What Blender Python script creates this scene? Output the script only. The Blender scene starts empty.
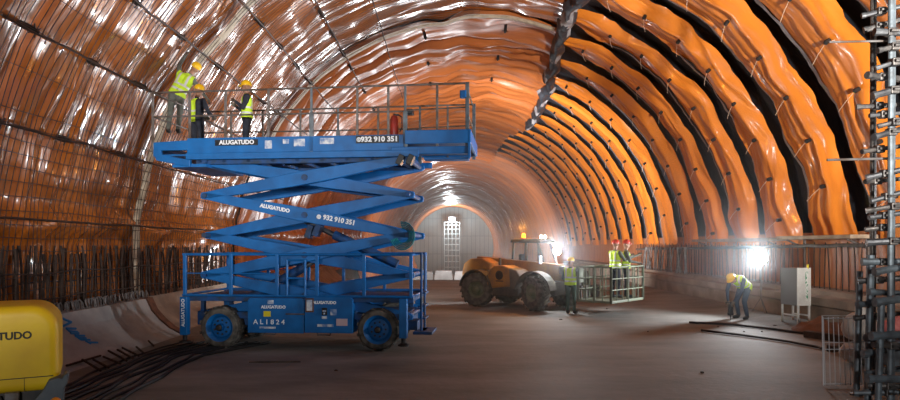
import bpy, bmesh, math, random
from mathutils import Vector, Matrix, noise, Quaternion

random.seed(7)
S = bpy.context.scene
COL = S.collection
PI = math.pi
R_ = math.radians
F, HX, HY, CH = 640.0, 450.0, 245.0, 2.3      # focal length (px), principal column, horizon row, eye height


def at(px, py, Y):
    return Vector(((px - HX) / F * Y, Y, CH - (py - HY) / F * Y))


# ------------------------------------------------------------------ materials
def mat(name, c1, c2=None, scale=4.0, rough=0.6, metal=0.0, bump=0.0, bscale=20.0, emit=None, estr=0.0,
        stretch=None, spec=0.5, ramp=(0.35, 0.65), coat=0.0, alpha_glass=False, detail=6):
    m = bpy.data.materials.new(name)
    m.use_nodes = True
    nt = m.node_tree
    b = nt.nodes['Principled BSDF']
    b.inputs['Base Color'].default_value = (*c1, 1)
    b.inputs['Roughness'].default_value = rough
    b.inputs['Metallic'].default_value = metal
    b.inputs['Specular IOR Level'].default_value = spec
    b.inputs['Coat Weight'].default_value = coat
    tc = nt.nodes.new('ShaderNodeTexCoord')
    src = tc.outputs['Object']
    if stretch:
        mp = nt.nodes.new('ShaderNodeMapping')
        mp.inputs['Scale'].default_value = stretch
        nt.links.new(src, mp.inputs['Vector'])
        src = mp.outputs['Vector']
    if c2:
        n = nt.nodes.new('ShaderNodeTexNoise')
        n.inputs['Scale'].default_value = scale
        n.inputs['Detail'].default_value = detail
        nt.links.new(src, n.inputs['Vector'])
        r = nt.nodes.new('ShaderNodeValToRGB')
        r.color_ramp.elements[0].position = ramp[0]
        r.color_ramp.elements[1].position = ramp[1]
        r.color_ramp.elements[0].color = (*c1, 1)
        r.color_ramp.elements[1].color = (*c2, 1)
        nt.links.new(n.outputs['Fac'], r.inputs['Fac'])
        nt.links.new(r.outputs['Color'], b.inputs['Base Color'])
    if bump:
        n2 = nt.nodes.new('ShaderNodeTexNoise')
        n2.inputs['Scale'].default_value = bscale
        n2.inputs['Detail'].default_value = 5
        nt.links.new(src, n2.inputs['Vector'])
        bp = nt.nodes.new('ShaderNodeBump')
        bp.inputs['Strength'].default_value = bump
        bp.inputs['Distance'].default_value = 0.05
        nt.links.new(n2.outputs['Fac'], bp.inputs['Height'])
        nt.links.new(bp.outputs['Normal'], b.inputs['Normal'])
    if emit:
        b.inputs['Emission Color'].default_value = (*emit, 1)
        b.inputs['Emission Strength'].default_value = estr
    if alpha_glass:
        b.inputs['Transmission Weight'].default_value = 1.0
        b.inputs['IOR'].default_value = 1.05
    return m


M = {}
M['blue'] = mat('blue_paint', (0.001, 0.145, 0.45), (0.001, 0.10, 0.32), 2.5, 0.45, bump=0.05, bscale=40)
M['blue_dirty'] = mat('dirty_blue_paint', (0.004, 0.07, 0.25), (0.02, 0.04, 0.075), 5, 0.6, bump=0.1)
M['dark_steel'] = mat('dark_steel', (0.03, 0.03, 0.032), (0.06, 0.05, 0.045), 8, 0.5, 0.6)
M['grey_steel'] = mat('galvanised_steel', (0.15, 0.155, 0.165), (0.07, 0.07, 0.075), 6, 0.45, 0.7, 0.1)
M['rail'] = mat('dull_rail_steel', (0.20, 0.19, 0.19), (0.10, 0.07, 0.05), 5, 0.5, 0.5)
M['rubber'] = mat('dusty_rubber', (0.045, 0.042, 0.038), (0.17, 0.15, 0.125), 6, 0.85, bump=0.3)
M['white'] = mat('white_lettering', (0.85, 0.87, 0.9), rough=0.5)
M['worn_white'] = mat('worn_white_decal', (0.75, 0.76, 0.78), (0.12, 0.22, 0.45), 9, 0.5)
M['black_decal'] = mat('black_decal', (0.008, 0.01, 0.014), rough=0.4)
M['yellow_decal'] = mat('yellow_decal', (0.75, 0.62, 0.02), rough=0.5)
M['pink_decal'] = mat('faded_pink_decal', (0.62, 0.45, 0.48), rough=0.5)
M['teal'] = mat('teal_hose', (0.0, 0.20, 0.22), (0.0, 0.10, 0.16), 6, 0.4)
M['red'] = mat('red_paint', (0.42, 0.03, 0.02), (0.22, 0.03, 0.02), 6, 0.4)
M['rebar'] = mat('rusty_rebar', (0.018, 0.013, 0.011), (0.065, 0.036, 0.024), 9, 0.75, 0.3, 0.4, 60)
M['rebar_pale'] = mat('grey_rebar', (0.22, 0.21, 0.21), (0.10, 0.08, 0.07), 9, 0.6, 0.4)
M['mesh_wire'] = mat('dark_mesh_wire', (0.02, 0.014, 0.012), (0.06, 0.03, 0.02), 5, 0.6, 0.4)
M['concrete'] = mat('pale_concrete', (0.40, 0.405, 0.41), (0.27, 0.27, 0.27), 1.6, 0.9, bump=0.35, bscale=9)
M['kerb'] = mat('dusty_kerb_concrete', (0.34, 0.27, 0.21), (0.19, 0.15, 0.12), 1.3, 0.9, bump=0.4, bscale=7)
M['formwood'] = mat('brown_formwork_wood', (0.16, 0.065, 0.035), (0.07, 0.03, 0.02), 5, 0.8)
M['plank'] = mat('dusty_plank', (0.40, 0.31, 0.22), (0.22, 0.16, 0.11), 3, 0.85)
M['tanyellow'] = mat('yellow_shell', (0.86, 0.56, 0.008), (0.74, 0.44, 0.01), 2.0, 0.5, bump=0.04)
M['guard'] = mat('grey_mudguard', (0.07, 0.085, 0.10), (0.12, 0.13, 0.14), 5, 0.6)
M['ink'] = mat('dark_lettering', (0.03, 0.03, 0.02), rough=0.7)
M['amber'] = mat('amber_plastic', (0.8, 0.22, 0.01), rough=0.3)
M['spray'] = mat('blue_spray_paint', (0.03, 0.22, 0.55), rough=0.8)
M['hivis'] = mat('hi_vis_fabric', (0.62, 0.88, 0.03), (0.48, 0.72, 0.03), 8, 0.7, emit=None)
M['band'] = mat('silver_reflective_band', (0.62, 0.64, 0.62), rough=0.35)
M['navy'] = mat('navy_work_cloth', (0.012, 0.016, 0.028), (0.03, 0.035, 0.05), 9, 0.9)
M['greycloth'] = mat('grey_work_cloth', (0.15, 0.16, 0.14), (0.09, 0.10, 0.085), 9, 0.9)
M['greencloth'] = mat('dark_green_work_cloth', (0.03, 0.06, 0.045), (0.05, 0.08, 0.06), 9, 0.9)
M['bluecloth'] = mat('blue_work_cloth', (0.018, 0.035, 0.075), (0.03, 0.05, 0.09), 9, 0.9)
M['skin'] = mat('skin', (0.36, 0.19, 0.12), (0.30, 0.15, 0.09), 12, 0.6)
M['boot'] = mat('black_boot_leather', (0.012, 0.011, 0.01), rough=0.6)
M['glove'] = mat('work_glove', (0.16, 0.13, 0.10), rough=0.9)
M['yhelm'] = mat('yellow_helmet_plastic', (0.85, 0.50, 0.01), rough=0.35)
M['rhelm'] = mat('red_helmet_plastic', (0.55, 0.05, 0.03), rough=0.35)
M['eye'] = mat('eye_dark', (0.02, 0.015, 0.01), rough=0.2)
M['machine'] = mat('dusty_yellow_paint', (0.40, 0.17, 0.018), (0.20, 0.105, 0.045), 2.2, 0.6, bump=0.1)
M['machine_grey'] = mat('dusty_grey_panel', (0.13, 0.115, 0.10), (0.075, 0.068, 0.06), 3, 0.75)
M['machine_dark'] = mat('grimy_dark_panel', (0.045, 0.04, 0.036), (0.09, 0.075, 0.06), 4, 0.7)
M['hubgreen'] = mat('muddy_green_hub', (0.11, 0.13, 0.07), (0.20, 0.18, 0.13), 6, 0.7)
M['glass'] = mat('cab_glass', (0.85, 0.92, 0.95), rough=0.02, alpha_glass=True)
M['lamp_white'] = mat('lit_white_lamp', (1, 1, 1), emit=(0.9, 0.96, 1.0), estr=100)
M['lamp_head'] = mat('lit_head_lamp', (1, 1, 1), emit=(0.9, 0.97, 1.0), estr=200)
M['lamp_small'] = mat('lit_roof_lamp', (1, 1, 1), emit=(1.0, 0.9, 0.72), estr=14)
M['lamp_far'] = mat('lit_far_lamp', (1, 1, 1), emit=(0.9, 0.98, 1.0), estr=14)
M['beacon'] = mat('lit_orange_beacon', (1, 0.4, 0.05), emit=(1.0, 0.24, 0.01), estr=7)
M['basket'] = mat('pale_green_steel', (0.20, 0.235, 0.16), (0.13, 0.14, 0.105), 4, 0.6, 0.1)
M['cabinet'] = mat('white_cabinet_paint', (0.70, 0.72, 0.70), (0.55, 0.56, 0.54), 3, 0.5)
M['cabinet_grey'] = mat('grey_cabinet_side', (0.20, 0.21, 0.22), rough=0.55)
M['green_ink'] = mat('green_lettering', (0.02, 0.25, 0.12), rough=0.6)
M['worn_green'] = mat('worn_green_lettering', (0.02, 0.25, 0.12), (0.68, 0.72, 0.69), 14, 0.6, ramp=(0.42, 0.5))
M['tarp'] = mat('brown_tarp', (0.20, 0.10, 0.06), (0.13, 0.065, 0.045), 3, 0.85, bump=0.5, bscale=6)
M['sack'] = mat('white_sack', (0.58, 0.54, 0.50), (0.42, 0.38, 0.35), 5, 0.9, bump=0.5, bscale=8)
M['pinkcloth'] = mat('faded_red_cloth', (0.55, 0.18, 0.16), (0.38, 0.10, 0.10), 5, 0.9)
M['greenpl'] = mat('green_plastic', (0.03, 0.16, 0.07), rough=0.5)
M['cable'] = mat('black_cable_rubber', (0.012, 0.011, 0.011), rough=0.6)
M['hose'] = mat('dusty_grey_hose', (0.12, 0.105, 0.095), (0.07, 0.06, 0.055), 6, 0.8)
M['timber'] = mat('dark_old_timber', (0.05, 0.038, 0.03), (0.09, 0.07, 0.055), 6, 0.85, bump=0.3)
M['bluegrey'] = mat('weathered_blue_grey_steel', (0.17, 0.21, 0.24), (0.09, 0.10, 0.11), 5, 0.55, 0.4, 0.15)
M['scaf_dark'] = mat('dark_tube_steel', (0.05, 0.05, 0.053), (0.16, 0.145, 0.135), 7, 0.5, 0.6, 0.2)
M['pale_frame'] = mat('white_steel_frame', (0.40, 0.46, 0.48), rough=0.5)
M['panel_wire'] = mat('pale_panel_wire', (0.55, 0.56, 0.58), rough=0.5, metal=0.4)
M['felt'] = mat('grey_felt', (0.40, 0.40, 0.42), (0.28, 0.28, 0.31), 4, 0.95, bump=0.3, bscale=30)
M['seam'] = mat('pale_weld_seam', (0.52, 0.43, 0.31), (0.36, 0.29, 0.21), 4, 0.55, bump=0.5, bscale=14)
M['anchor'] = mat('black_anchor', (0.01, 0.01, 0.01), rough=0.5)
M['string'] = mat('pale_string', (0.85, 0.66, 0.50), rough=0.8)


def membrane_mat(name, ca, cb, cc, rough, bump, bscale, stretch, coat=0.0):
    m = bpy.data.materials.new(name)
    m.use_nodes = True
    nt = m.node_tree
    b = nt.nodes['Principled BSDF']
    tc = nt.nodes.new('ShaderNodeTexCoord')
    mp = nt.nodes.new('ShaderNodeMapping')
    mp.inputs['Scale'].default_value = stretch
    nt.links.new(tc.outputs['Object'], mp.inputs['Vector'])
    n = nt.nodes.new('ShaderNodeTexNoise')
    n.inputs['Scale'].default_value = 1.0
    n.inputs['Detail'].default_value = 7
    n.inputs['Roughness'].default_value = 0.6
    nt.links.new(mp.outputs['Vector'], n.inputs['Vector'])
    r = nt.nodes.new('ShaderNodeValToRGB')
    e = r.color_ramp.elements
    e[0].position, e[0].color = 0.30, (*ca, 1)
    e[1].position, e[1].color = 0.70, (*cc, 1)
    k = e.new(0.5)
    k.color = (*cb, 1)
    nt.links.new(n.outputs['Fac'], r.inputs['Fac'])
    nt.links.new(r.outputs['Color'], b.inputs['Base Color'])
    b.inputs['Roughness'].default_value = rough
    b.inputs['Specular IOR Level'].default_value = 0.6
    b.inputs['Coat Weight'].default_value = coat
    b.inputs['Coat Roughness'].default_value = 0.11
    n2 = nt.nodes.new('ShaderNodeTexNoise')
    n2.inputs['Scale'].default_value = bscale
    n2.inputs['Detail'].default_value = 4
    nt.links.new(mp.outputs['Vector'], n2.inputs['Vector'])
    bp = nt.nodes.new('ShaderNodeBump')
    bp.inputs['Strength'].default_value = bump
    bp.inputs['Distance'].default_value = 0.08
    nt.links.new(n2.outputs['Fac'], bp.inputs['Height'])
    nt.links.new(bp.outputs['Normal'], b.inputs['Normal'])
    return m


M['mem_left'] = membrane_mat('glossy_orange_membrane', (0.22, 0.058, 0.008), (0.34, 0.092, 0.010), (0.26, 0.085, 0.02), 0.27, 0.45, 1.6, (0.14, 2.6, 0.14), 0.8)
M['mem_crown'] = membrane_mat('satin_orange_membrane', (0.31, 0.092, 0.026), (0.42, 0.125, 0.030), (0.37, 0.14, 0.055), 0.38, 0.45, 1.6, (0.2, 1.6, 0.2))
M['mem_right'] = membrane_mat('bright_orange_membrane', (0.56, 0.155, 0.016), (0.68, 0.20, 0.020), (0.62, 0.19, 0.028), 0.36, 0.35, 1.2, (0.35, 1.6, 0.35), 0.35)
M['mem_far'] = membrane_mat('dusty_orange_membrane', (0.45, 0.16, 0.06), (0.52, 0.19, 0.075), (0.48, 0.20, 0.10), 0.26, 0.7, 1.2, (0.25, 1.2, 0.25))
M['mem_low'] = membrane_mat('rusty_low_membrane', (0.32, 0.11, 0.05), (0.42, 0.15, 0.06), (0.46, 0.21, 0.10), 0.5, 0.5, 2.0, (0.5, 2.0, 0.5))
M['shell'] = mat('black_geotextile', (0.018, 0.022, 0.030), (0.05, 0.056, 0.07), 1.2, 0.5, bump=0.6, bscale=5, stretch=(0.6, 1.4, 0.6))


def floor_mat():
    m = bpy.data.materials.new('dusty_floor_concrete')
    m.use_nodes = True
    nt = m.node_tree
    b = nt.nodes['Principled BSDF']
    tc = nt.nodes.new('ShaderNodeTexCoord')
    mp = nt.nodes.new('ShaderNodeMapping')
    mp.inputs['Scale'].default_value = (0.35, 0.9, 1)
    nt.links.new(tc.outputs['Object'], mp.inputs['Vector'])
    n = nt.nodes.new('ShaderNodeTexNoise')
    n.inputs['Scale'].default_value = 0.8
    n.inputs['Detail'].default_value = 9
    n.inputs['Roughness'].default_value = 0.65
    nt.links.new(mp.outputs['Vector'], n.inputs['Vector'])
    r = nt.nodes.new('ShaderNodeValToRGB')
    e = r.color_ramp.elements
    e[0].position, e[0].color = 0.32, (0.105, 0.100, 0.090, 1)
    e[1].position, e[1].color = 0.68, (0.25, 0.24, 0.222, 1)
    nt.links.new(n.outputs['Fac'], r.inputs['Fac'])
    nt.links.new(r.outputs['Color'], b.inputs['Base Color'])
    b.inputs['Roughness'].default_value = 0.75
    n2 = nt.nodes.new('ShaderNodeTexNoise')
    n2.inputs['Scale'].default_value = 7
    n2.inputs['Detail'].default_value = 6
    nt.links.new(tc.outputs['Object'], n2.inputs['Vector'])
    bp = nt.nodes.new('ShaderNodeBump')
    bp.inputs['Strength'].default_value = 0.2
    bp.inputs['Distance'].default_value = 0.04
    nt.links.new(n2.outputs['Fac'], bp.inputs['Height'])
    nt.links.new(bp.outputs['Normal'], b.inputs['Normal'])
    return m


M['floor'] = floor_mat()


def bulkhead_mat():
    m = bpy.data.materials.new('grey_bulkhead_panels')
    m.use_nodes = True
    nt = m.node_tree
    b = nt.nodes['Principled BSDF']
    tc = nt.nodes.new('ShaderNodeTexCoord')
    mp = nt.nodes.new('ShaderNodeMapping')
    mp.inputs['Rotation'].default_value = (R_(90), 0, 0)
    nt.links.new(tc.outputs['Object'], mp.inputs['Vector'])
    br = nt.nodes.new('ShaderNodeTexBrick')
    br.inputs['Color1'].default_value = (0.26, 0.30, 0.31, 1)
    br.inputs['Color2'].default_value = (0.29, 0.33, 0.34, 1)
    br.inputs['Mortar'].default_value = (0.19, 0.215, 0.22, 1)
    br.inputs['Scale'].default_value = 1.0
    br.inputs['Mortar Size'].default_value = 0.06
    br.inputs['Brick Width'].default_value = 1.1
    br.inputs['Row Height'].default_value = 4.6
    br.offset = 0.0
    nt.links.new(mp.outputs['Vector'], br.inputs['Vector'])
    nt.links.new(br.outputs['Color'], b.inputs['Base Color'])
    b.inputs['Roughness'].default_value = 0.8
    return m


M['bulkhead'] = bulkhead_mat()


# ------------------------------------------------------------------ mesh helpers
class MB:
    def __init__(self):
        self.bm = bmesh.new()

    def box(self, lo, hi, bevel=0.0, rot=None):
        lo, hi = Vector(lo), Vector(hi)
        c = (lo + hi) / 2
        s = hi - lo
        t = bmesh.new()
        bmesh.ops.create_cube(t, size=1.0)
        for v in t.verts:
            v.co = Vector((v.co.x * s.x, v.co.y * s.y, v.co.z * s.z))
        if bevel:
            bmesh.ops.bevel(t, geom=t.edges[:], offset=bevel, segments=2, profile=0.5, affect='EDGES')
        mt = Matrix.Translation(c)
        if rot is not None:
            mt = mt @ rot.to_4x4()
        self._add(t, mt)
        return self

    def _add(self, t, mt=None):
        if mt is not None:
            t.transform(mt)
        me = bpy.data.meshes.new('tmp')
        t.to_mesh(me)
        t.free()
        self.bm.from_mesh(me)
        bpy.data.meshes.remove(me)

    def prism(self, pts, axis, a0, a1, bevel=0.0):
        """extrude a polygon (2-D points) along an axis from a0 to a1"""
        t = bmesh.new()

        def co(p, a):
            if axis == 'y':
                return Vector((p[0], a, p[1]))
            if axis == 'x':
                return Vector((a, p[0], p[1]))
            return Vector((p[0], p[1], a))
        v0 = [t.verts.new(co(p, a0)) for p in pts]
        v1 = [t.verts.new(co(p, a1)) for p in pts]
        n = len(pts)
        t.faces.new(v0)
        t.faces.new(v1[::-1])
        for i in range(n):
            j = (i + 1) % n
            t.faces.new((v0[j], v0[i], v1[i], v1[j]))
        bmesh.ops.recalc_face_normals(t, faces=t.faces[:])
        if bevel:
            bmesh.ops.bevel(t, geom=t.edges[:], offset=bevel, segments=2, profile=0.5, affect='EDGES')
        self._add(t)
        return self

    def tube(self, p, q, r, seg=8, r2=None):
        return self.path([p, q], r, seg, r2)

    def path(self, pts, r, seg=8, r2=None):
        pts = [Vector(p) for p in pts]
        n = len(pts)
        rings = []
        prev = None
        for i, p in enumerate(pts):
            d = (pts[min(i + 1, n - 1)] - pts[max(i - 1, 0)])
            if d.length < 1e-9:
                d = Vector((0, 0, 1))
            d.normalize()
            if prev is None:
                u = d.orthogonal().normalized()
            else:
                u = (prev - d * prev.dot(d))
                if u.length < 1e-6:
                    u = d.orthogonal()
                u.normalize()
            prev = u
            w = d.cross(u)
            rr = r if r2 is None else r + (r2 - r) * i / (n - 1)
            rings.append([self.bm.verts.new(p + (u * math.cos(2 * PI * k / seg) + w * math.sin(2 * PI * k / seg)) * rr) for k in range(seg)])
        for a, b in zip(rings, rings[1:]):
            for k in range(seg):
                self.bm.faces.new((a[k], a[(k + 1) % seg], b[(k + 1) % seg], b[k]))
        self.bm.faces.new(rings[0][::-1])
        self.bm.faces.new(rings[-1])
        return self

    def lathe(self, prof, origin=(0, 0, 0), axis=(0, 0, 1), seg=24, cap=True):
        """prof: list of (radius, height) along axis"""
        o = Vector(origin)
        a = Vector(axis).normalized()
        u = a.orthogonal().normalized()
        w = a.cross(u)
        rings = []
        for (r, h) in prof:
            if r < 1e-5:
                rings.append([self.bm.verts.new(o + a * h)])
            else:
                rings.append([self.bm.verts.new(o + a * h + (u * math.cos(2 * PI * k / seg) + w * math.sin(2 * PI * k / seg)) * r) for k in range(seg)])
        for A, B in zip(rings, rings[1:]):
            for k in range(seg):
                k2 = (k + 1) % seg
                if len(A) == 1 and len(B) == 1:
                    continue
                if len(A) == 1:
                    self.bm.faces.new((A[0], B[k2], B[k]))
                elif len(B) == 1:
                    self.bm.faces.new((A[k], A[k2], B[0]))
                else:
                    self.bm.faces.new((A[k], A[k2], B[k2], B[k]))
        if cap and len(rings[0]) > 1:
            self.bm.faces.new(rings[0][::-1])
        if cap and len(rings[-1]) > 1:
            self.bm.faces.new(rings[-1])
        return self

    def ball(self, c, r, scale=(1, 1, 1), sub=2):
        t = bmesh.new()
        bmesh.ops.create_icosphere(t, subdivisions=sub, radius=r)
        self._add(t, Matrix.Translation(Vector(c)) @ Matrix.Diagonal((*scale, 1)))
        return self

    def build(self, name, m, parent=None, smooth=False, offset=None):
        bmesh.ops.recalc_face_normals(self.bm, faces=self.bm.faces[:])
        me = bpy.data.meshes.new(name)
        if offset is not None:
            bmesh.ops.translate(self.bm, verts=self.bm.verts[:], vec=-Vector(offset))
        self.bm.to_mesh(me)
        self.bm.free()
        me.materials.append(m)
        if smooth:
            me.polygons.foreach_set('use_smooth', [True] * len(me.polygons))
            try:
                me.set_sharp_from_angle(angle=R_(35))
            except Exception:
                pass
        o = bpy.data.objects.new(name, me)
        COL.objects.link(o)
        if offset is not None:
            o.location = offset
        if parent is not None:
            o.parent = parent
        return o


def tag(o, label=None, cat=None, group=None, kind=None):
    if label:
        o['label'] = label
    if cat:
        o['category'] = cat
    if group:
        o['group'] = group
    if kind:
        o['kind'] = kind
    return o


def thing(name, label, cat, loc=(0, 0, 0), rz=0.0, group=None):
    o = bpy.data.objects.new(name, None)
    COL.objects.link(o)
    o.location = loc
    o.rotation_euler = (0, 0, rz)
    o.empty_display_size = 0.2
    return tag(o, label, cat, group)


def dup(root, loc, rz, label=None, group=None):
    r = root.copy()
    COL.objects.link(r)
    r.location = loc
    if isinstance(rz, (int, float)):
        r.rotation_euler = (0, 0, rz)
    else:
        r.rotation_euler = rz
    if label:
        r['label'] = label
    if group:
        r['group'] = group
    for ch in list(root.children):
        c = ch.copy()
        COL.objects.link(c)
        c.parent = r
        for g in ch.children:
            d = g.copy()
            COL.objects.link(d)
            d.parent = c
    return r


def grid_mesh(name, rows, m, parent=None, smooth=True, mats=None, midx=None):
    """rows: list of equal-length lists of points"""
    nv = len(rows[0])
    verts = [tuple(p) for r in rows for p in r]
    faces = []
    for i in range(len(rows) - 1):
        for j in range(nv - 1):
            a = i * nv + j
            faces.append((a, a + 1, a + nv + 1, a + nv))
    me = bpy.data.meshes.new(name)
    me.from_pydata(verts, [], faces)
    me.materials.append(m)
    if mats:
        for x in mats:
            me.materials.append(x)
    if midx:
        me.polygons.foreach_set('material_index', midx)
    if smooth:
        me.polygons.foreach_set('use_smooth', [True] * len(me.polygons))
    me.update()
    o = bpy.data.objects.new(name, me)
    COL.objects.link(o)
    if parent is not None:
        o.parent = parent
    return o


def text(name, body, size, loc, rot, m, parent, extrude=0.004, sx=1.0, bold=0.0, align='CENTER'):
    cu = bpy.data.curves.new(name, 'FONT')
    cu.body = body
    cu.size = size
    cu.extrude = extrude
    cu.offset = bold
    cu.align_x = align
    cu.align_y = 'CENTER'
    cu.resolution_u = 3
    tmp = bpy.data.objects.new(name + '_tmp', cu)
    COL.objects.link(tmp)
    dg = bpy.context.evaluated_depsgraph_get()
    me = bpy.data.meshes.new_from_object(tmp.evaluated_get(dg))
    bpy.data.objects.remove(tmp)
    bpy.data.curves.remove(cu)
    me.materials.clear()
    me.materials.append(m)
    o = bpy.data.objects.new(name, me)
    COL.objects.link(o)
    o.location = loc
    o.rotation_euler = rot
    o.scale = (sx, 1, 1)
    if parent is not None:
        o.parent = parent
    return o


# ------------------------------------------------------------------ the tunnel
RAD, CZ = 10.7, 1.6


def cx(Y):
    return 1.4 - 0.004 * (Y - 20)


def ring(phi, Y, r):
    return Vector((cx(Y) + r * math.sin(phi), Y, CZ + r * math.cos(phi)))


YFAR = 165.0

# outer shell, split left / right of the crown seam
SEAM = R_(18)
ys = [-8 + 3 * i for i in range(int((YFAR + 9) / 3) + 1)]


def shell(name, p0, p1, n):
    rows = [[ring(p0 + (p1 - p0) * j / n, Y, RAD + 0.05) for j in range(n + 1)] for Y in ys]
    return tag(grid_mesh(name, rows, M['shell']), kind='structure')


shell('wall_left', R_(-125), R_(-30), 38)
shell('ceiling', R_(-30), SEAM, 20)
shell('wall_right', SEAM, R_(125), 44)

# floor: flat fill, then a ramp down to the deeper invert
def floor_z(x, y):
    z = 0.0
    if y > 44:
        t = min(1.0, (y - 44) / 10)
        z = -5.2 * (t * t * (3 - 2 * t))
    return z


rows = []
fy = [-8 + 1.2 * i for i in range(55)] + [59 + 3 * i for i in range(36)]
for y in fy:
    r = []
    for i in range(61):
        x = -12 + 26 * i / 60
        z = floor_z(x, y)
        if y < 44:
            ridge = math.exp(-((x - 10.1) / 0.7) ** 2) * 0.16 * (0.6 + 0.6 * noise.noise(Vector((x * 0.8, y * 0.5, 3))))
            z += max(0, ridge) if y > 17 else 0
        half = math.sqrt(max(0.01, (RAD) ** 2 - (z - CZ) ** 2))
        xx = max(cx(y) - half, min(cx(y) + half, x))
        r.append((xx, y, z))
    rows.append(r)
floor = tag(grid_mesh('floor', rows, M['floor']), kind='structure')

# far bulkhead closing the tunnel
mb = MB()
mb.lathe([(0, 0), (RAD + 0.1, 0), (RAD + 0.1, 0.4), (0, 0.4)], (cx(YFAR), YFAR - 0.4, CZ), (0, 1, 0), 64)
tag(mb.build('wall_back', M['bulkhead']), kind='structure')

# ---- left / crown membrane sheets with ring-wise folds
LONG = [-83, -73, -63, -54, -44, -34, -24, -14, -4, 6]


def fold(phi, Y, amp=1.0):
    p = phi * 9
    w = noise.noise(Vector((Y * 0.35, p * 0.25, 7.1)))
    yy = Y + 0.5 * w + 0.22 * math.sin(p * 0.8 + w * 2)
    a = noise.noise(Vector((yy * 1.0, p * 0.16, 1.3)))
    b = noise.noise(Vector((yy * 2.3, p * 0.26, 4.7)))
    c = noise.noise(Vector((yy * 0.45, p * 0.55, 9.2)))
    d = 0.24 * (1 - abs(a) * 2) + 0.07 * (1 - abs(b) * 2) + 0.16 * (c + 0.5)
    deg = math.degrees(phi)
    k = min(abs(deg - l) for l in LONG)
    d *= 0.72 + 0.28 * min(1, k / 4.5)
    return amp * d


def seam_deg(Y):
    t = max(0.0, min(1.0, (Y - 20) / 22))
    u = max(0.0, min(1.0, (Y - 46) / 10))
    return 17.6 + 7.5 * t * t * (3 - 2 * t) - 6 * u * u * (3 - 2 * u)


def sheet(name, label, y0, y1, dy, p0, p1, dp, m, r0=10.58, amp=1.0, group=None, low=False):
    ny = int((y1 - y0) / dy)
    npn = int((p1 - p0) / dp)
    rows = []
    for i in range(ny + 1):
        Y = y0 + (y1 - y0) * i / ny
        rr = []
        for j in range(npn + 1):
            deg = p0 + (seam_deg(Y) - p0) * j / npn
            ph = R_(deg)
            d = fold(ph, Y, amp)
            if deg < -80:   # slack fold hanging over the starter bars
                hz = CZ + r0 * math.cos(ph)
                cen = 2.85 + 0.25 * noise.noise(Vector((Y * 0.5, 0, 2)))
                d += 0.35 * math.exp(-((hz - cen) / 0.22) ** 2)
            if deg > seam_deg(Y) - 2.5:
                d += 0.10 * (deg - seam_deg(Y) + 2.5) / 3 * (1 + noise.noise(Vector((Y * 1.4, 5, 2))))
            e = 0.0
            if j == npn and deg > 10:
                e = R_(1.6) * noise.noise(Vector((Y * 0.9, 1, 8)))
            rr.append(ring(ph + e, Y, r0 - d))
        rows.append(rr)
    o = grid_mesh(name, rows, m)
    tag(o, label, 'membrane', group)
    return o


def weld(Y, p0, p1, w, parent):
    rows = []
    n = int((p1 - p0) / 1.5)
    for k in range(7):
        s = k / 6
        rr = []
        for j in range(n + 1):
            ph = R_(p0 + (p1 - p0) * j / n)
            yy = Y + (s - 0.5) * w + 0.10 * noise.noise(Vector((ph * 9, Y, 3)))
            bulge = 0.06 * math.sin(s * PI) + 0.03 * math.cos(s * 2 * PI * 2)
            rr.append(ring(ph, yy, 10.42 - fold(ph, Y) * 0.6 - bulge - 0.17))
        rows.append(rr)
    o = grid_mesh('weld_seam', rows, M['seam'], parent)
    o['label'] = 'pale weld seam closing the sheet'
    return o


def anchors(parent, y0, y1, degs, dy):
    Y = y0 + 0.6
    while Y < y1 - 0.2:
        for g in degs:
            ph = R_(g + 0.4 * noise.noise(Vector((Y, g, 1))))
            yy = Y + 0.5 * noise.noise(Vector((g, Y * 2, 6)))
            c = ring(ph, yy, 10.10)
            n = -Vector((math.sin(ph), 0, math.cos(ph)))
            b = MB()
            b.lathe([(0.0, -0.36), (0.06, -0.36), (0.07, -0.05), (0.04, 0.0), (0.035, 0.05), (0, 0.06)], c, n, 8)
            for k in range(4):
                an = k * PI / 2 + Y
                t1 = Vector((0, 1, 0)) * math.cos(an) + n.cross(Vector((0, 1, 0))) * math.sin(an)
                b.tube(c - n * 0.02, c + t1 * 0.14 - n * 0.03, 0.014, 5)
            b.build('anchor', M['anchor'], parent)
        Y += dy


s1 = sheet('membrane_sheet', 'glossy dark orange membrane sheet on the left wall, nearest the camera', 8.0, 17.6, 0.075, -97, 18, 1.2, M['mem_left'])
weld(17.6, -95, 16, 0.42, s1)
anchors(s1, 11.0, 17.6, [-73, -63, -54], 2.3)
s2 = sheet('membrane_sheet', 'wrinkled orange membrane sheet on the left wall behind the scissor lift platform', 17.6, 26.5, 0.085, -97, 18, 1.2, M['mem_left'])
weld(26.5, -60, 17, 0.5, s2)
anchors(s2, 18.5, 26.5, [-54, -44, -34], 2.3)
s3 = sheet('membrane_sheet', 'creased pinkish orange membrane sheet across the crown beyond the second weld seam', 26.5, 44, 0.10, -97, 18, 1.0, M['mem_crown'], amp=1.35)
anchors(s3, 27.5, 40, [-34, -14, 6], 4.2)
s4 = sheet('membrane_sheet', 'bright orange membrane sheet over the crown in front of the far lining', 44, 70, 0.25, -97, 19, 2.0, M['mem_crown'])
# far lining: full arch
rows = []
for i in range(241):
    Y = 62.5 + 102 * i / 240
    rr = []
    for j in range(91):
        ph = R_(-120 + 240 * j / 90)
        d = 0.18 * abs(math.sin(Y * PI / 3.0)) + 0.22 * noise.noise(Vector((Y * 0.9, ph * 2.5, 2)))
        rr.append(ring(ph, Y, 10.55 - d))
    rows.append(rr)
tag(grid_mesh('membrane_lining', rows, M['mem_far']), 'ribbed pale orange membrane lining round the far end of the tunnel', 'membrane')
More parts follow.
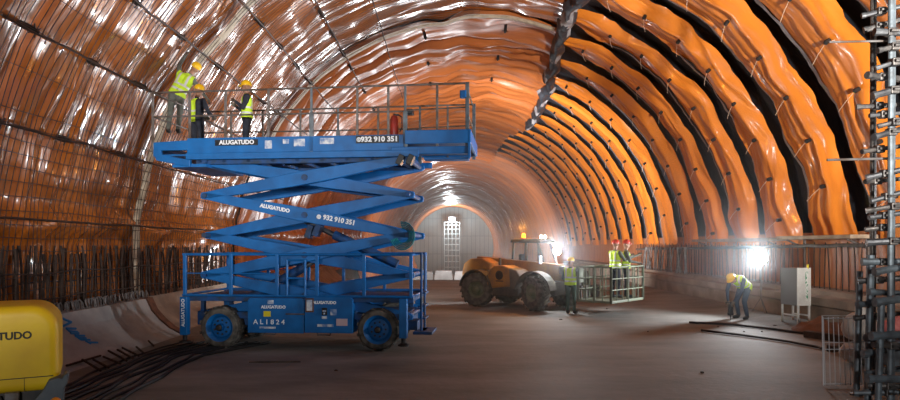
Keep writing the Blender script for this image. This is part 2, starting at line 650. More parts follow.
# dark band of low sheet on the right below the strips
rows = []
for i in range(181):
    Y = 9 + 61 * i / 180
    rr = []
    for j in range(11):
        ph = R_(84 + 11 * j / 10)
        rr.append(ring(ph, Y, 10.55 - 0.10 * abs(noise.noise(Vector((Y * 1.6, ph * 3, 2))))))
    rows.append(rr)
tag(grid_mesh('membrane_skirt', rows, M['mem_low']), 'rust brown membrane skirt behind the starter bars on the right', 'membrane')

# ---- right-hand strips
def strip(Yc, idx, label):
    p0, p1 = seam_deg(Yc) + 0.5 + 1.5 * noise.noise(Vector((Yc, 1, 1))), 86.0 + 1.6 * noise.noise(Vector((Yc * 1.7, 4, 1)))
    n = 68
    ns = 26
    hw = 1.06 - 0.12 * max(0, min(1, (Yc - 16) / 16))
    far = min(1.0, 23.0 / Yc)
    rows, felt = [], []
    pins = []
    for j in range(n + 1):
        deg = p0 + (p1 - p0) * j / n
        ph = R_(deg)
        q = deg / 8.2 + idx * 0.37
        sc = abs(math.sin(PI * q))                       # slack between the pins
        en = 0.34 * noise.noise(Vector((deg * 0.13, Yc, 2))) + 0.10 * noise.noise(Vector((deg * 0.5, Yc, 6)))
        ef = 0.34 * noise.noise(Vector((deg * 0.13, Yc + 40, 2))) + 0.10 * noise.noise(Vector((deg * 0.5, Yc + 9, 6)))
        taper = min(1, (deg - p0) / 9 + 0.35)
        rr, fr = [], []
        for k in range(ns + 1):
            s = k / ns
            yy = Yc + (-hw + 2 * hw * s) * taper + en * (1 - s) + ef * s + 0.02 * (52 - deg) * 0
            rs_ = 0.30 + 0.07 * math.sin(deg * 0.21 + idx)      # where the ridge runs
            if s < rs_:
                f = (s / rs_) ** 0.85
            else:
                f = 1.0 - 0.85 * (s - rs_) / (1 - rs_)
            sk = s + 0.25 * noise.noise(Vector((deg * 0.07, idx * 2.3, 4)))
            crease = 0.17 * (0.5 - 2 * abs(noise.noise(Vector((sk * 3.2, deg * 0.028, idx * 3.1))))) + 0.05 * (0.5 - 2 * abs(noise.noise(Vector((sk * 7, deg * 0.09, idx)))))
            d = 0.10 + (0.27 + 0.05 * sc) * far * f + crease * (0.75 + 0.1 * sc) * far
            rr.append(ring(ph, yy, 10.58 - d))
        rows.append(rr)
        for k in range(3):
            yy = Yc + hw * taper + ef + 0.20 * (k / 2) - 0.05 + 0.05 * noise.noise(Vector((deg * .4, Yc, k)))
            fr.append(ring(ph, yy, 10.46 - 0.02 * (2 - k)))
        felt.append(fr)
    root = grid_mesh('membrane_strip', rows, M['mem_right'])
    tag(root, label, 'membrane', 'orange membrane strips down the right wall')
    grid_mesh('felt_edge', felt, M['felt'], root)['label'] = 'grey felt backing showing along one edge'
    # pins and tie strings
    k0 = math.ceil((p0 + 4) / 8.2 + idx * 0.37)
    while True:
        deg = (k0 - idx * 0.37) * 8.2
        if deg > p1 - 2:
            break
        ph = R_(deg)
        nrm = -Vector((math.sin(ph), 0, math.cos(ph)))
        yp = Yc - hw + 2 * hw * 0.32
        c = ring(ph, yp, 10.58 - 0.14 - 0.34 * far)
        b = MB()
        b.lathe([(0, -0.1), (0.06, -0.1), (0.065, 0.03), (0.03, 0.06), (0, 0.065)], c, nrm, 8)
        b.build('anchor', M['anchor'], root)
        b = MB()
        e = ring(ph + R_(2.2), yp + 1.25, 10.58 - 0.17 - 0.12 * far)
        b.path([c + nrm * 0.03, (c + e) / 2 + nrm * 0.06, e + nrm * 0.02], 0.010, 4)
        b.build('tie_string', M['string'], root)
        k0 += 1
    return root


ords = ['nearest of the row, behind the scaffold tubes', 'second from the camera', 'third from the camera', 'fourth from the camera', 'fifth from the camera',
        'sixth from the camera', 'seventh from the camera', 'eighth from the camera', 'ninth from the camera', 'tenth from the camera', 'eleventh from the camera',
        'twelfth from the camera', 'thirteenth from the camera', 'fourteenth from the camera', 'fifteenth from the camera', 'sixteenth from the camera', 'seventeenth from the camera',
        'eighteenth, the farthest of the row']
for i, w in enumerate(ords):
    strip(13.85 + 2.9 * i, i, 'billowing orange strip down the right wall, ' + w)

# torn black edge along the crown where the wide sheets stop
rows = []
mi = []
for i in range(150):
    Y = 17 + 28 * i / 149
    rr = []
    for k in range(7):
        s = k / 6
        w = 1.5 + 1.2 * noise.noise(Vector((Y * 0.9, 2, 2)))
        deg = seam_deg(Y) + 2.0 * noise.noise(Vector((Y * 0.6, 0, 5))) + (s - 0.5) * w * 2.2
        d = 0.55 + 0.32 * math.sin(s * PI) + 0.25 * noise.noise(Vector((Y * 2.0, s * 3, 1)))
        rr.append(ring(R_(deg), Y, 10.55 - d))
    rows.append(rr)
for i in range(149):
    Y = 17 + 28 * i / 149
    for k in range(6):
        v = noise.noise(Vector((Y * 0.8, k * 0.35, 11)))
        mi.append(1 if v > 0.22 else 0)
tag(grid_mesh('torn_flap', rows, M['shell'], mats=[M['felt']], midx=mi), 'torn black and grey flap hanging along the crown beside the strips', 'flap')

# ---- wire mesh on the left
mesh_root = thing('wire_mesh', 'dark wire mesh with long bars tied over the left membrane', 'mesh', (0, 0, 0))
b = MB()
Y = 10.6
while Y < 26:
    r = 10.02
    b.path([ring(R_(-97 + 3.2 * j + 0.0), Y + 0.03 * math.sin(j * 1.3 + Y * 7), r + 0.03 * math.sin(j + Y * 3)) for j in range(27 if Y < 18 else 31)], 0.0080, 4)
    Y += 0.165
tag(b.build('ring_bars', M['mesh_wire'], mesh_root), kind='stuff')
b = MB()
for j in range(17):
    g = -96 + 1.55 * j
    b.path([ring(R_(g + 0.12 * math.sin(k * 1.1 + j)), 10.6 + 0.8 * k, 10.0) for k in range(20)], 0.010, 4)
for j in range(9):
    g = -67 + 4.1 * j
    b.path([ring(R_(g + 0.12 * math.sin(k * 1.1 + j)), 10.6 + 0.8 * k, 10.0) for k in range(20)], 0.007, 4)
tag(b.build('cross_wires', M['mesh_wire'], mesh_root), kind='stuff')
for g in LONG[:7]:
    b = MB()
    b.path([ring(R_(g + 0.35 * noise.noise(Vector((k * 0.6, g, 2)))), 10.6 + 0.9 * k, 9.95) for k in range(24 if g < -30 else 30)], 0.024, 6)
    b.build('long_bar', M['mesh_wire'], mesh_root)

# ---- left concrete invert + shelf
prof = [(-6.70, -0.05), (-6.92, 0.02), (-7.20, 0.17), (-7.45, 0.38), (-7.66, 0.62), (-7.80, 0.92), (-9.6, 0.96), (-9.6, -0.05)]
mb = MB()
mb.prism(prof, 'y', 2.0, 16.4)
tag(mb.build('trim_left', M['concrete']), kind='structure')
mb = MB()
prof2 = [(p[0] - 0.30, p[1]) for p in prof[:6]] + prof[6:]
mb.prism(prof2, 'y', 16.75, 44)
tag(mb.build('trim_left_beyond', M['kerb']), kind='structure')
mb = MB()
pin = [(p[0] + 0.03, p[1] + 0.02) for p in prof[:6]]
po = [(p[0] - 0.42, p[1] + 0.02) for p in prof[:6]]
mb.prism(pin + po[::-1], 'y', 16.42, 16.72)
tag(mb.build('stop_end_board', M['formwood']), 'brown curved formwork board at the far end of the pale concrete slab', 'formwork board')


def slab_pt(t, Y, lift=0.012):
    """a point on the curved slab face; t 0..1 from foot to top"""
    pts = [Vector((p[0], 0, p[1])) for p in prof[1:6]]
    x = t * (len(pts) - 1)
    i = min(int(x), len(pts) - 2)
    q = pts[i].lerp(pts[i + 1], x - i)
    d = (pts[i + 1] - pts[i]).normalized()
    n = Vector((-d.z, 0, d.x))
    if n.x < 0:
        n = -n
    return q + n * lift + Vector((0, Y, 0))


# sprayed survey marks, as thin paint strokes on the slab face
strokes = [  # strokes as polylines in (Y, t): a triangle, then a short word running down the slab
    [(12.62, 0.99), (12.66, 0.80), (13.02, 0.84), (12.62, 0.99)], [(12.66, 0.80), (12.60, 0.74)],
    [(13.05, 0.72), (12.78, 0.76), (12.80, 0.70), (13.0, 0.66), (13.0, 0.62), (12.78, 0.66)],
    [(12.85, 0.60), (12.92, 0.50)], [(12.85, 0.60), (13.12, 0.56)], [(12.89, 0.55), (13.10, 0.51)], [(12.92, 0.50), (13.16, 0.46)],
    [(13.0, 0.46), (13.06, 0.38)], [(13.03, 0.42), (13.28, 0.37)]]
b = MB()
for st in strokes:
    pts = []
    for (a, c) in zip(st, st[1:]):
        for k in range(5):
            f = k / 4
            pts.append(slab_pt(a[1] + (c[1] - a[1]) * f, a[0] + (c[0] - a[0]) * f, 0.004))
    b.path(pts, 0.026, 5)
b.build('spray_mark', M['spray'])
tag(bpy.data.objects['spray_mark'], 'blue sprayed survey mark on the pale concrete slab', 'paint mark')

# ---- left starter bars
def bar_mesh(h, r, m, bend=0.0):
    b = MB()
    pts = [(0, 0, 0), (bend * 0.2, 0, h * 0.35), (bend * 0.1, bend * 0.4, h * 0.7), (bend, 0, h)]
    b.path(pts, r, 6)
    return b.build('starter_bar', m)


protos = [bar_mesh(1.30, 0.024, M['rebar'], 0.03), bar_mesh(1.18, 0.026, M['rebar'], -0.04), bar_mesh(1.36, 0.022, M['rebar'], 0.05)]
used = [False] * 3
LBL = 'dark rusty starter bar standing in the dense row on the left concrete'


def put_bar(k, loc, rot, label, group, plist, ulist):
    if not ulist[k]:
        o = plist[k]
        ulist[k] = True
    else:
        o = plist[k].copy()
        COL.objects.link(o)
    o.location = loc
    o.rotation_euler = rot
    tag(o, label, 'rebar', group)
    return o


for row, (X, n, dy) in enumerate([(-8.05, 62, 0.20), (-8.75, 52, 0.23)]):
    for i in range(n):
        y = 11.4 + dy * i + random.uniform(-0.03, 0.03)
        put_bar(random.randrange(3), (X + random.uniform(-0.06, 0.06), y, 0.93), (random.uniform(-0.05, 0.05), random.uniform(-0.04, 0.05), random.uniform(0, 6)),
                LBL, 'starter bars along the left wall', protos, used)
for k, (X, z) in enumerate([(-7.98, 1.25), (-7.98, 1.75), (-8.68, 1.5)]):
    b = MB()
    b.path([(X + 0.02 * math.sin(j), 11 + j * 0.7, z + 0.03 * math.sin(j * 1.7 + k)) for j in range(20)], 0.016, 6)
    tag(b.build('distribution_bar', M['rebar']), ['lowest long rusty bar tied along the front row of left starter bars', 'upper long rusty bar tied along the front row of left starter bars', 'long rusty bar tied along the back row of left starter bars'][k], 'rebar', 'long bars tied to the left starter bars')
# U-shaped tie ends along the slab top
b0 = MB()
b0.path([(0, 0, 0), (0.02, 0, 0.13), (0.07, 0, 0.2), (0.13, 0.0, 0.17), (0.15, 0.02, 0.05)], 0.015, 6)
hook = b0.build('bent_bar', M['rebar_pale'])
for i in range(60):
    o = hook if i == 0 else hook.copy()
    if i:
        COL.objects.link(o)
    o.location = (-7.93 + random.uniform(-0.05, 0.03), 11.5 + 0.088 * i + random.uniform(-.03, .03), 0.925)
    o.rotation_euler = (random.uniform(-.1, .1), random.uniform(-.1, .1), random.uniform(-2.2, -0.9))
    tag(o, 'short pale bent bar end sticking out along the slab top on the left', 'rebar', 'bent bar ends along the slab top')

# ---- right kerb, shelf, starter bars
mb = MB()
mb.prism([(10.75, -0.05), (10.70, 0.50), (10.62, 0.56), (10.62, 0.78), (10.95, 0.82), (11.0, 0.95), (12.4, 0.97), (12.4, -0.05)], 'y', 12.0, 60.0)
tag(mb.build('trim_right', M['kerb']), kind='structure')
protos_r = [bar_mesh(1.42, 0.018, M['rebar'], 0.02), bar_mesh(1.36, 0.018, M['rebar'], -0.02)]
used_r = [False] * 2
for i in range(76):
    y = 17.2 + 0.29 * i
    put_bar(i % 2, (11.42 + random.uniform(-0.03, 0.03), y + random.uniform(-0.03, 0.03), 0.96), (random.uniform(-0.03, 0.03), random.uniform(-0.03, 0.03), random.uniform(0, 6)),
            'thin rusty starter bar standing in the long row on the right kerb', 'starter bars on the right kerb', protos_r, used_r)
pb = [bar_mesh(1.25, 0.035, M['rebar_pale'], 0.04)]
up = [False]
for i in range(26):
    put_bar(0, (10.85 + random.uniform(-0.1, 0.12), 29.2 + 0.28 * i, 0.955), (random.uniform(-0.28, 0.22), random.uniform(-0.06, 0.12), random.uniform(-.3, .3)),
            'pale leaning bar in the loose stack at the far end of the right kerb', 'pale bars leaning on the right kerb', pb, up)
for k, (y0, y1, z, lab) in enumerate([(17.5, 21.5, 2.50, 'dusty plank laid under the orange strips, nearer of two on the right'), (22.0, 29.0, 2.46, 'dusty plank laid under the orange strips, farther of two on the right')]):
    b = MB()
    b.box((10.95, y0, z - 0.02), (11.75, y1, z + 0.09), 0.01)
    tag(b.build('plank', M['plank'], offset=((11.35), (y0 + y1) / 2, z - 0.02)), lab, 'plank', 'planks under the right strips')
    for j, yy in enumerate((y0 + 0.4, y1 - 0.4)):
        b = MB()
        b.box((11.65, yy - 0.03, 0.96), (11.72, yy + 0.03, z - 0.02))
        b.tube((11.68, yy, z - 0.3), (11.1, yy, z - 0.03), 0.03, 6)
        tag(b.build('plank_bracket', M['rail'], offset=(11.68, yy, 0.96)), 'steel bracket carrying the %s plank, its %s end' % (('nearer', 'farther')[k], ('near', 'far')[j]), 'bracket')
b = MB()
b.path([(11.28, 17.2 + 0.5 * j, 2.30 + 0.05 * noise.noise(Vector((j * 0.6, 1, 1))) - 0.006 * j) for j in range(44)], 0.055, 8)
tag(b.build('hose', M['hose'], smooth=True), 'dusty grey hose slung along the tops of the right starter bars', 'hose')

# ------------------------------------------------------------------ scissor lift
LA = R_(6)
LXc, LYc = (300 - HX) / F * 14.0, 14.0


def LU(px, v=0.0):
    k = (px - HX) / F
    # world: X = LXc + u cos + v sin ; Y = LYc - u sin + v cos
    return (k * (LYc + v * math.cos(LA)) - LXc - v * math.sin(LA)) / (math.cos(LA) + k * math.sin(LA))


def LZ(px, py, v=0.0):
    u = LU(px, v)
    Yd = LYc - u * math.sin(LA) + v * math.cos(LA)
    return CH - (py - HY) / F * Yd


lift = thing('scissor_lift', 'large blue scissor lift with raised platform and four big wheels', 'scissor lift', (LXc, LYc, 0), -LA)
W = 2.15
FRONT = (R_(90), 0, 0)      # text facing the camera side
u0, u1 = LU(183), LU(412)
# chassis
b = MB()
b.box((u0 + 0.15, 0.35, 0.48), (u1 - 0.15, 1.80, 0.80), 0.02)
b.box((u0 + 0.3, 0.15, 0.66), (u1 - 0.3, 0.35, 0.80), 0.01)
b.box((u0 + 0.3, 1.80, 0.66), (u1 - 0.3, 2.0, 0.80), 0.01)
b.box((u0 + 0.1, 0.05, 1.05), (u1 + 0.02, 0.12, 1.17), 0.008)
b.box((u0 + 0.1, W - 0.12, 1.05), (u1 + 0.02, W - 0.05, 1.17), 0.008)
b.box((u0 + 0.1, 0.12, 1.07), (u0 + 0.2, W - 0.12, 1.15))
b.box((u1 - 0.1, 0.12, 1.07), (u1, W - 0.12, 1.15))
for uu in (u0 + 0.3, -0.9, 0.0, 1.0, u1 - 0.3):
    b.box((uu - 0.04, 0.3, 0.78), (uu + 0.04, 0.4, 1.08))
    b.box((uu - 0.04, W - 0.4, 0.78), (uu + 0.04, W - 0.3, 1.08))
b.build('chassis', M['blue_dirty'], lift)
# machine boxes between the wheels, both sides
def side_box(name, a, c, z0, z1, v0, v1, notch=0.05):
    bb = MB()
    bb.prism([(a, z0), (c, z0), (c, z1 - notch), (c - notch, z1), (a + notch, z1), (a, z1 - notch)], 'y', v0, v1, 0.012)
    return bb.build(name, M['blue'], lift)


bl = side_box('machine_box', LU(248), LU(304), LZ(276, 333), LZ(276, 298), -0.02, 0.5)
br_ = side_box('machine_box', LU(305), LU(353), LZ(330, 333), LZ(330, 297), -0.04, 0.5)
side_box('machine_box', LU(248), LU(353), 0.42, 1.05, W - 0.5, W + 0.02)
uL, uR = LU(276), LU(330)
text('lettering', 'ALUGATUDO', 0.09, (uL - 0.05, -0.026, LZ(270, 307)), FRONT, M['white'], bl, bold=0.003)
text('lettering', 'A L 1 8 2 4', 0.15, (uL - 0.15, -0.026, LZ(268, 322)), FRONT, M['white'], bl, bold=0.002, sx=1.05)
text('lettering', '110 KVA', 0.075, (uL - 0.12, -0.026, LZ(270, 327.5)), FRONT, M['white'], bl, bold=0.003) if False else None
b = MB(); b.box((LU(264), -0.026, LZ(267, 319 - 2.5)), (LU(271), -0.02, LZ(267, 311)), 0); b.build('warning_label', M['yellow_decal'], bl)['label'] = 'yellow warning label'
b = MB(); b.box((LU(268), -0.026, LZ(270, 304)), (LU(274), -0.02, LZ(270, 300)), 0); b.build('white_sticker', M['worn_white'], bl)['label'] = 'small white sticker'
text('lettering', 'ALUGATUDO', 0.085, (LU(325), -0.046, LZ(325, 302.5)), FRONT, M['white'], br_, bold=0.004)
text('lettering', '110 TX 4D', 0.075, (LU(326), -0.046, LZ(326, 325)), FRONT, M['white'], br_, bold=0.003) if False else None
b = MB(); b.box((LU(306), -0.056, LZ(310, 312)), (LU(314.5), -0.042, LZ(310, 298)), 0.004); fr = b.build('document_frame', M['formwood'], br_)
b = MB(); b.box((LU(307.5), -0.062, LZ(310, 310.5)), (LU(313), -0.056, LZ(310, 299.5)), 0); b.build('document', M['worn_white'], fr)
b = MB(); b.box((LU(322.5), -0.062, LZ(325, 315)), (LU(328), -0.042, LZ(325, 307.5)), 0.01); cp = b.build('control_panel', M['black_decal'], br_)
b = MB(); b.box((LU(323.5), -0.066, LZ(325, 311.5)), (LU(327), -0.062, LZ(325, 310)), 0); b.lathe([(0.02, 0), (0.02, 0.02), (0, 0.025)], (LU(325), -0.062, LZ(325, 313.2)), (0, -1, 0), 10); b.build('switch', M['worn_white'], cp)
b = MB(); b.box((LU(331), -0.05, LZ(333, 315)), (LU(337), -0.042, LZ(333, 309)), 0.004); b.build('gauge_panel', M['worn_white'], br_)
b = MB(); b.box((LU(322.5), -0.05, LZ(325, 318.5)), (LU(327.5), -0.042, LZ(325, 316)), 0); b.build('white_sticker', M['worn_white'], br_)
b = MB(); b.box((LU(318), -0.05, LZ(325, 326.5)), (LU(334), -0.042, LZ(325, 324)), 0); b.build('worn_lettering', M['worn_white'], br_)
b = MB(); b.box((LU(260), -0.026, LZ(268, 328.5)), (LU(276), -0.02, LZ(268, 326.5)), 0); b.build('worn_lettering', M['worn_white'], bl)
b = MB(); b.box((LU(337), -0.05, LZ(341, 325.5)), (LU(348), -0.042, LZ(341, 318.5)), 0); b.build('faded_sticker', M['pink_decal'], br_)['label'] = 'faded pink sticker'
for px in (LU(268), LU(323)):       # step irons under the boxes
    b = MB()
    b.path([(px - 0.16, 0.1, 0.46), (px - 0.14, 0.06, 0.33), (px + 0.14, 0.06, 0.33), (px + 0.16, 0.1, 0.46)], 0.018, 6)
    b.build('step_iron', M['rail'], lift)
b = MB(); b.tube((LU(286), -0.01, LZ(295, 314)), (LU(305), -0.01, LZ(295, 314)), 0.02, 8); b.build('handle', M['rail'], lift)


def lift_wheel(u, v, r, sgn):
    t = MB()
    w = 0.36
    prof = [(r * 0.66, 0), (r * 0.69, -0.03), (r * 0.88, -0.02), (r * 0.96, 0.03), (r, 0.08), (r, w - 0.08), (r * 0.96, w - 0.03), (r * 0.88, w + 0.02), (r * 0.66, w)]
    t.lathe(prof, (0, 0, 0), (0, 1, 0), 36, False)
    for k in range(24):
        a = 2 * PI * k / 24
        c = Vector((math.cos(a), 0, math.sin(a)))
        rot = Matrix.Rotation(-a, 3, 'Y')
        o1 = (0.10 if k % 2 else w - 0.10)
        cc = c * r * 0.985 + Vector((0, o1, 0))
        t.box(cc - Vector((0.016, 0.11, 0.035)), cc + Vector((0.016, 0.11, 0.035)), 0.006, rot)
    wh = t.build('wheel', M['rubber'], lift, True)
    wh.location = (u, v, r)
    h = MB()
    h.lathe([(0, 0.06), (r * 0.14, 0.06), (r * 0.16, -0.02), (r * 0.18, 0.09), (r * 0.48, 0.10), (r * 0.56, 0.02), (r * 0.68, -0.015), (r * 0.68, w)], (0, 0, 0), (0, 1, 0), 28)
    rim = h.build('rim', M['blue'], wh, True)
    rim['label'] = 'blue wheel rim'
    n = MB()
    for k in range(9):
        a = 2 * PI * k / 9
        n.lathe([(0.022, 0.0), (0.022, -0.03), (0, -0.035)], (math.cos(a) * r * 0.34, 0.10, math.sin(a) * r * 0.34), (0, 1, 0), 6)
    n.lathe([(0.07, 0.05), (0.07, -0.05), (0.04, -0.07), (0, -0.07)], (0, 0, 0), (0, 1, 0), 12)
    n.build('wheel_nuts', M['dark_steel'], wh)
    if sgn < 0:
        wh.rotation_euler = (0, 0, PI)
    return wh


RW = 0.465
for px in (219, 377.5):
    lift_wheel(LU(px), 0.02, RW, 1)
    lift_wheel(LU(px), W - 0.02, RW, -1)
for px in (219, 377.5):
    b = MB()
    b.tube((LU(px), 0.35, RW), (LU(px), W - 0.35, RW), 0.09, 12)
    b.build('axle', M['dark_steel'], lift)
# outriggers
for px, side in ((185, 0), (403.5, 0), (185, 1), (403.5, 1)):
    v = 0.0 if side == 0 else W
    uu = LU(px)
    b = MB()
    b.box((uu - 0.085, v - 0.08, 0.30), (uu + 0.085, v + 0.08, 1.15), 0.012)
    og = b.build('outrigger', M['blue'], lift)
    b = MB()
    b.tube((uu, v, 0.16), (uu, v, 0.32), 0.05, 10)
    b.lathe([(0.12, 0), (0.12, 0.03), (0.06, 0.06), (0, 0.06)], (uu, v, 0.13), (0, 0, 1), 14)
    b.build('foot_pad', M['dark_steel'], og)
    if side == 0 and px < 200:
        text('lettering', 'ALUGATUDO', 0.10, (uu, -0.087, 0.80), (R_(90), R_(-90), 0), M['white'], og, bold=0.003)
# chassis guard frame (cage rails)
zt, zb = LZ(300, 254.5), LZ(300, 296)
for side, v in ((0, 0.0), (1, W)):
    b = MB()
    b.tube((u0, v, zt), (u1, v, zt), 0.028, 8)
    b.tube((u0, v, zb), (u1, v, zb), 0.028, 8)
    b.tube((u0, v, zt - 0.42), (LU(278), v, zt - 0.42), 0.012, 6)
    b.build('guard_rail', M['blue'], lift)
    for px in (185, 231, 277, 317, 364, 411):
        b = MB()
        b.box((LU(px) - 0.035, v - 0.03, zb), (LU(px) + 0.035, v + 0.03, zt + 0.01), 0.006)
        b.build('guard_post', M['blue'], lift)
b = MB()
for uu in (LU(287), LU(305)):
    b.tube((uu, 0, zb), (uu, 0, zt - 0.12), 0.028, 8)
b.tube((LU(287), 0, zt - 0.12), (LU(305), 0, zt - 0.12), 0.024, 8)
b.tube((LU(287), 0, zt - 0.52), (LU(305), 0, zt - 0.52), 0.024, 8)
b.build('guard_gate', M['blue'], lift)
for uu in (u0, u1):
    b = MB()
    for z in (zb, zt):
        b.tube((uu, 0, z), (uu, W, z), 0.026, 8)
    b.build('end_rail', M['blue'], lift)
# deck tray under the scissors
b = MB()
b.box((u0 + 0.1, 0.12, 1.10), (u1 - 0.1, W - 0.12, 1.14))
b.build('tray', M['blue_dirty'], lift)
# ladder on the right end
b = MB()
uu = LU(419)
for v in (0.35, 0.85):
    b.tube((uu, v, 0.35), (uu, v, zt + 0.04), 0.028, 8)
    b.tube((uu, v, zt + 0.02), (u1, v, zt + 0.02), 0.022, 6)
for z in (0.40, 0.68, 0.96, 1.24):
    b.box((uu - 0.03, 0.35, z - 0.02), (uu + 0.09, 0.85, z + 0.02), 0.006)
b.tube((uu, 0.35, 0.9), (u1, 0.35, 0.9), 0.02, 6)
b.tube((uu, 0.85, 0.9), (u1, 0.85, 0.9), 0.02, 6)
b.build('ladder', M['blue_dirty'], lift)
b = MB(); b.box((u1, 0.1, 0.36), (u1 + 0.42, 0.95, 0.42), 0.01); b.box((u1 - .2, 0.4, 0.42), (u1 + 0.05, 0.9, 0.62)); b.build('rear_step', M['blue_dirty'], lift)

# scissor arms
ua, ub = LU(207, 0.25), LU(408.5, 0.25)
ZN = [0.74, 1.63, 2.52, 3.41, 4.18]


def arm(p, q, v0, v1, wm, we, m=M['blue']):
    (x0, z0), (x1, z1) = p, q
    d = Vector((x1 - x0, z1 - z0)).normalized()
    n = Vector((-d.y, d.x))
    L = Vector((x1 - x0, z1 - z0)).length
    prof = []
    st = [(-0.11, we * 0.55), (-0.04, we * 0.9), (0.10, we), (L * 0.5 - 0.35, wm), (L * 0.5 + 0.35, wm), (L - 0.10, we), (L + 0.04, we * 0.9), (L + 0.11, we * 0.55)]
    up = [Vector((x0, z0)) + d * s + n * w for s, w in st]
    dn = [Vector((x0, z0)) + d * s - n * w for s, w in st]
    b = MB()
    b.prism([tuple(x) for x in up] + [tuple(x) for x in dn[::-1]], 'y', v0, v1, 0.012)
    return b.build('scissor_arm', m, lift)


arms = {}
for k in range(4):
    for side in (0, 1):
        vo0, vo1 = ((0.16, 0.28) if side == 0 else (W - 0.28, W - 0.16))
        vi0, vi1 = ((0.34, 0.46) if side == 0 else (W - 0.46, W - 0.34))
        # the outer arms run in one zigzag: they meet at the left third node and the right second node
        A = (ua, ZN[k]); B = (ub, ZN[k + 1]); C_ = (ub, ZN[k]); D = (ua, ZN[k + 1])
        out_up = k % 2 == 1
        arms[(k, side, 'up')] = arm(A, B, *((vo0, vo1) if out_up else (vi0, vi1)), 0.15, 0.085)
        arms[(k, side, 'dn')] = arm(D, C_, *((vi0, vi1) if out_up else (vo0, vo1)), 0.15, 0.085)
for k, z in enumerate(ZN):
    for uu in (ua, ub):
        b = MB()
        b.tube((uu, 0.10, z), (uu, W - 0.10, z), 0.055, 12)
        b.build('pivot_shaft', M['blue_dirty'], lift)
for k in range(4):
    b = MB()
    b.tube(((ua + ub) / 2, 0.12, (ZN[k] + ZN[k + 1]) / 2), ((ua + ub) / 2, W - 0.12, (ZN[k] + ZN[k + 1]) / 2), 0.07, 12)
    b.build('centre_shaft', M['blue_dirty'], lift)
# hydraulic rams
for (p, q) in (((ua + 0.5, 0.95), (0.75, 2.35)), ((ub - 0.4, 1.85), (-0.55, 3.0))):
    b = MB()
    P, Q = Vector((p[0], W / 2, p[1])), Vector((q[0], W / 2, q[1]))
    b.tube(P, P.lerp(Q, 0.6), 0.11, 14)
    ram = b.build('hydraulic_ram', M['blue_dirty'], lift)
    b = MB(); b.tube(P.lerp(Q, 0.6), Q, 0.06, 12); b.build('ram_rod', M['grey_steel'], ram)['label'] = 'bright steel ram rod'
b = MB(); b.tube((LU(285, 1.0), 0.9, LZ(285, 160, 0.9)), (LU(305, 1.0), 0.9, LZ(305, 160, 0.9)), 0.13, 12); b.build('reel', M['black_decal'], lift)
# dangling bracket at the centre (below the second crossing)
b = MB()
b.box((LU(298), 0.5, LZ(300, 238)), (LU(304), 0.75, LZ(300, 224)), 0.01, Matrix.Rotation(R_(18), 3, 'Y'))
b.box((LU(306), 0.5, LZ(310, 236)), (LU(312), 0.75, LZ(310, 223)), 0.01, Matrix.Rotation(R_(24), 3, 'Y'))
b.build('ram_bracket', M['blue_dirty'], lift)
# hoses looped round the right pivot
for k in range(5):
    b = MB()
    r = 0.16 + 0.035 * k
    pts = []
    for j in range(13):
        a = PI * 0.55 - j * (PI * 1.45) / 12
        pts.append((ub - 0.10 + math.cos(a) * r * 0.9, 0.10 - 0.012 * k, ZN[2] - 0.02 + math.sin(a) * r * 1.0))
    b.path(pts, 0.014, 6)
    b.build('hydraulic_hose', M['teal'], lift)
# lettering on the arms
def arm_angle(k, kind):
    s = (ZN[k + 1] - ZN[k]) / (ub - ua)
    return math.atan(s if kind == 'up' else -s)


def arm_point(k, kind, px):
    uu = LU(px, 0.16)
    f = (uu - ua) / (ub - ua)
    z = ZN[k] + (ZN[k + 1] - ZN[k]) * f if kind == 'up' else ZN[k + 1] + (ZN[k] - ZN[k + 1]) * f
    return uu, z


a2 = arms[(2, 0, 'dn')]
for px, body, sz in ((275, 'ALUGATUDO', 0.112), (337, '932 910 351', 0.145)):
    uu, z = arm_point(2, 'dn', px)
    text('lettering', body, sz, (uu + (0.05 if sz > .14 else 0), 0.152, z + (0.02)), (R_(90), -arm_angle(2, 'dn'), 0), M['white'], a2, bold=0.006)
uu, z = arm_point(2, 'dn', 319)
b = MB(); b.lathe([(0.05, 0), (0.05, 0.006), (0.034, 0.006), (0.034, 0)], (uu, 0.155, z + 0.02), (0, -1, 0), 16); b.box((uu - 0.012, 0.149, z - 0.005), (uu + 0.012, 0.155, z + 0.045)); b.build('phone_mark', M['white'], a2)

# platform
ut0, ut1 = LU(187), LU(405)
zt0, zt1 = 4.24, 4.68
plat = MB()
plat.box((ut0, 0.05, 4.26), (ut1, W - 0.05, 4.33))
plat.box((ut1 - 0.05, 0.05, 4.50), (LU(470), W - 0.05, 4.54))
platform = plat.build('deck', M['blue_dirty'], lift)
b = MB()
b.box((ut0, 0.0, 4.34), (ut1, 0.06, zt1), 0.01)
b.box((ut0, W - 0.06, 4.34), (ut1, W, zt1), 0.01)
b.box((ut0 - 0.02, -0.03, 4.20), (ut1 + 0.3, 0.03, 4.34), 0.01)
b.box((ut0 - 0.02, W - 0.03, 4.20), (ut1 + 0.3, W + 0.03, 4.34), 0.01)
side = b.build('side_beam', M['blue'], lift)
b = MB()
b.box((ut0 + 0.1, 0.2, 4.12), (ut1 - 0.1, 0.34, 4.22), 0.01)
b.box((ut0 + 0.1, W - 0.34, 4.12), (ut1 - 0.1, W - 0.2, 4.22), 0.01)
for i in range(9):
    uu = ut0 + 0.2 + (ut1 - ut0 - 0.4) * i / 8
    b.box((uu - 0.04, 0.2, 4.16), (uu + 0.04, W - 0.2, 4.24))
b.build('under_frame', M['blue_dirty'], lift)
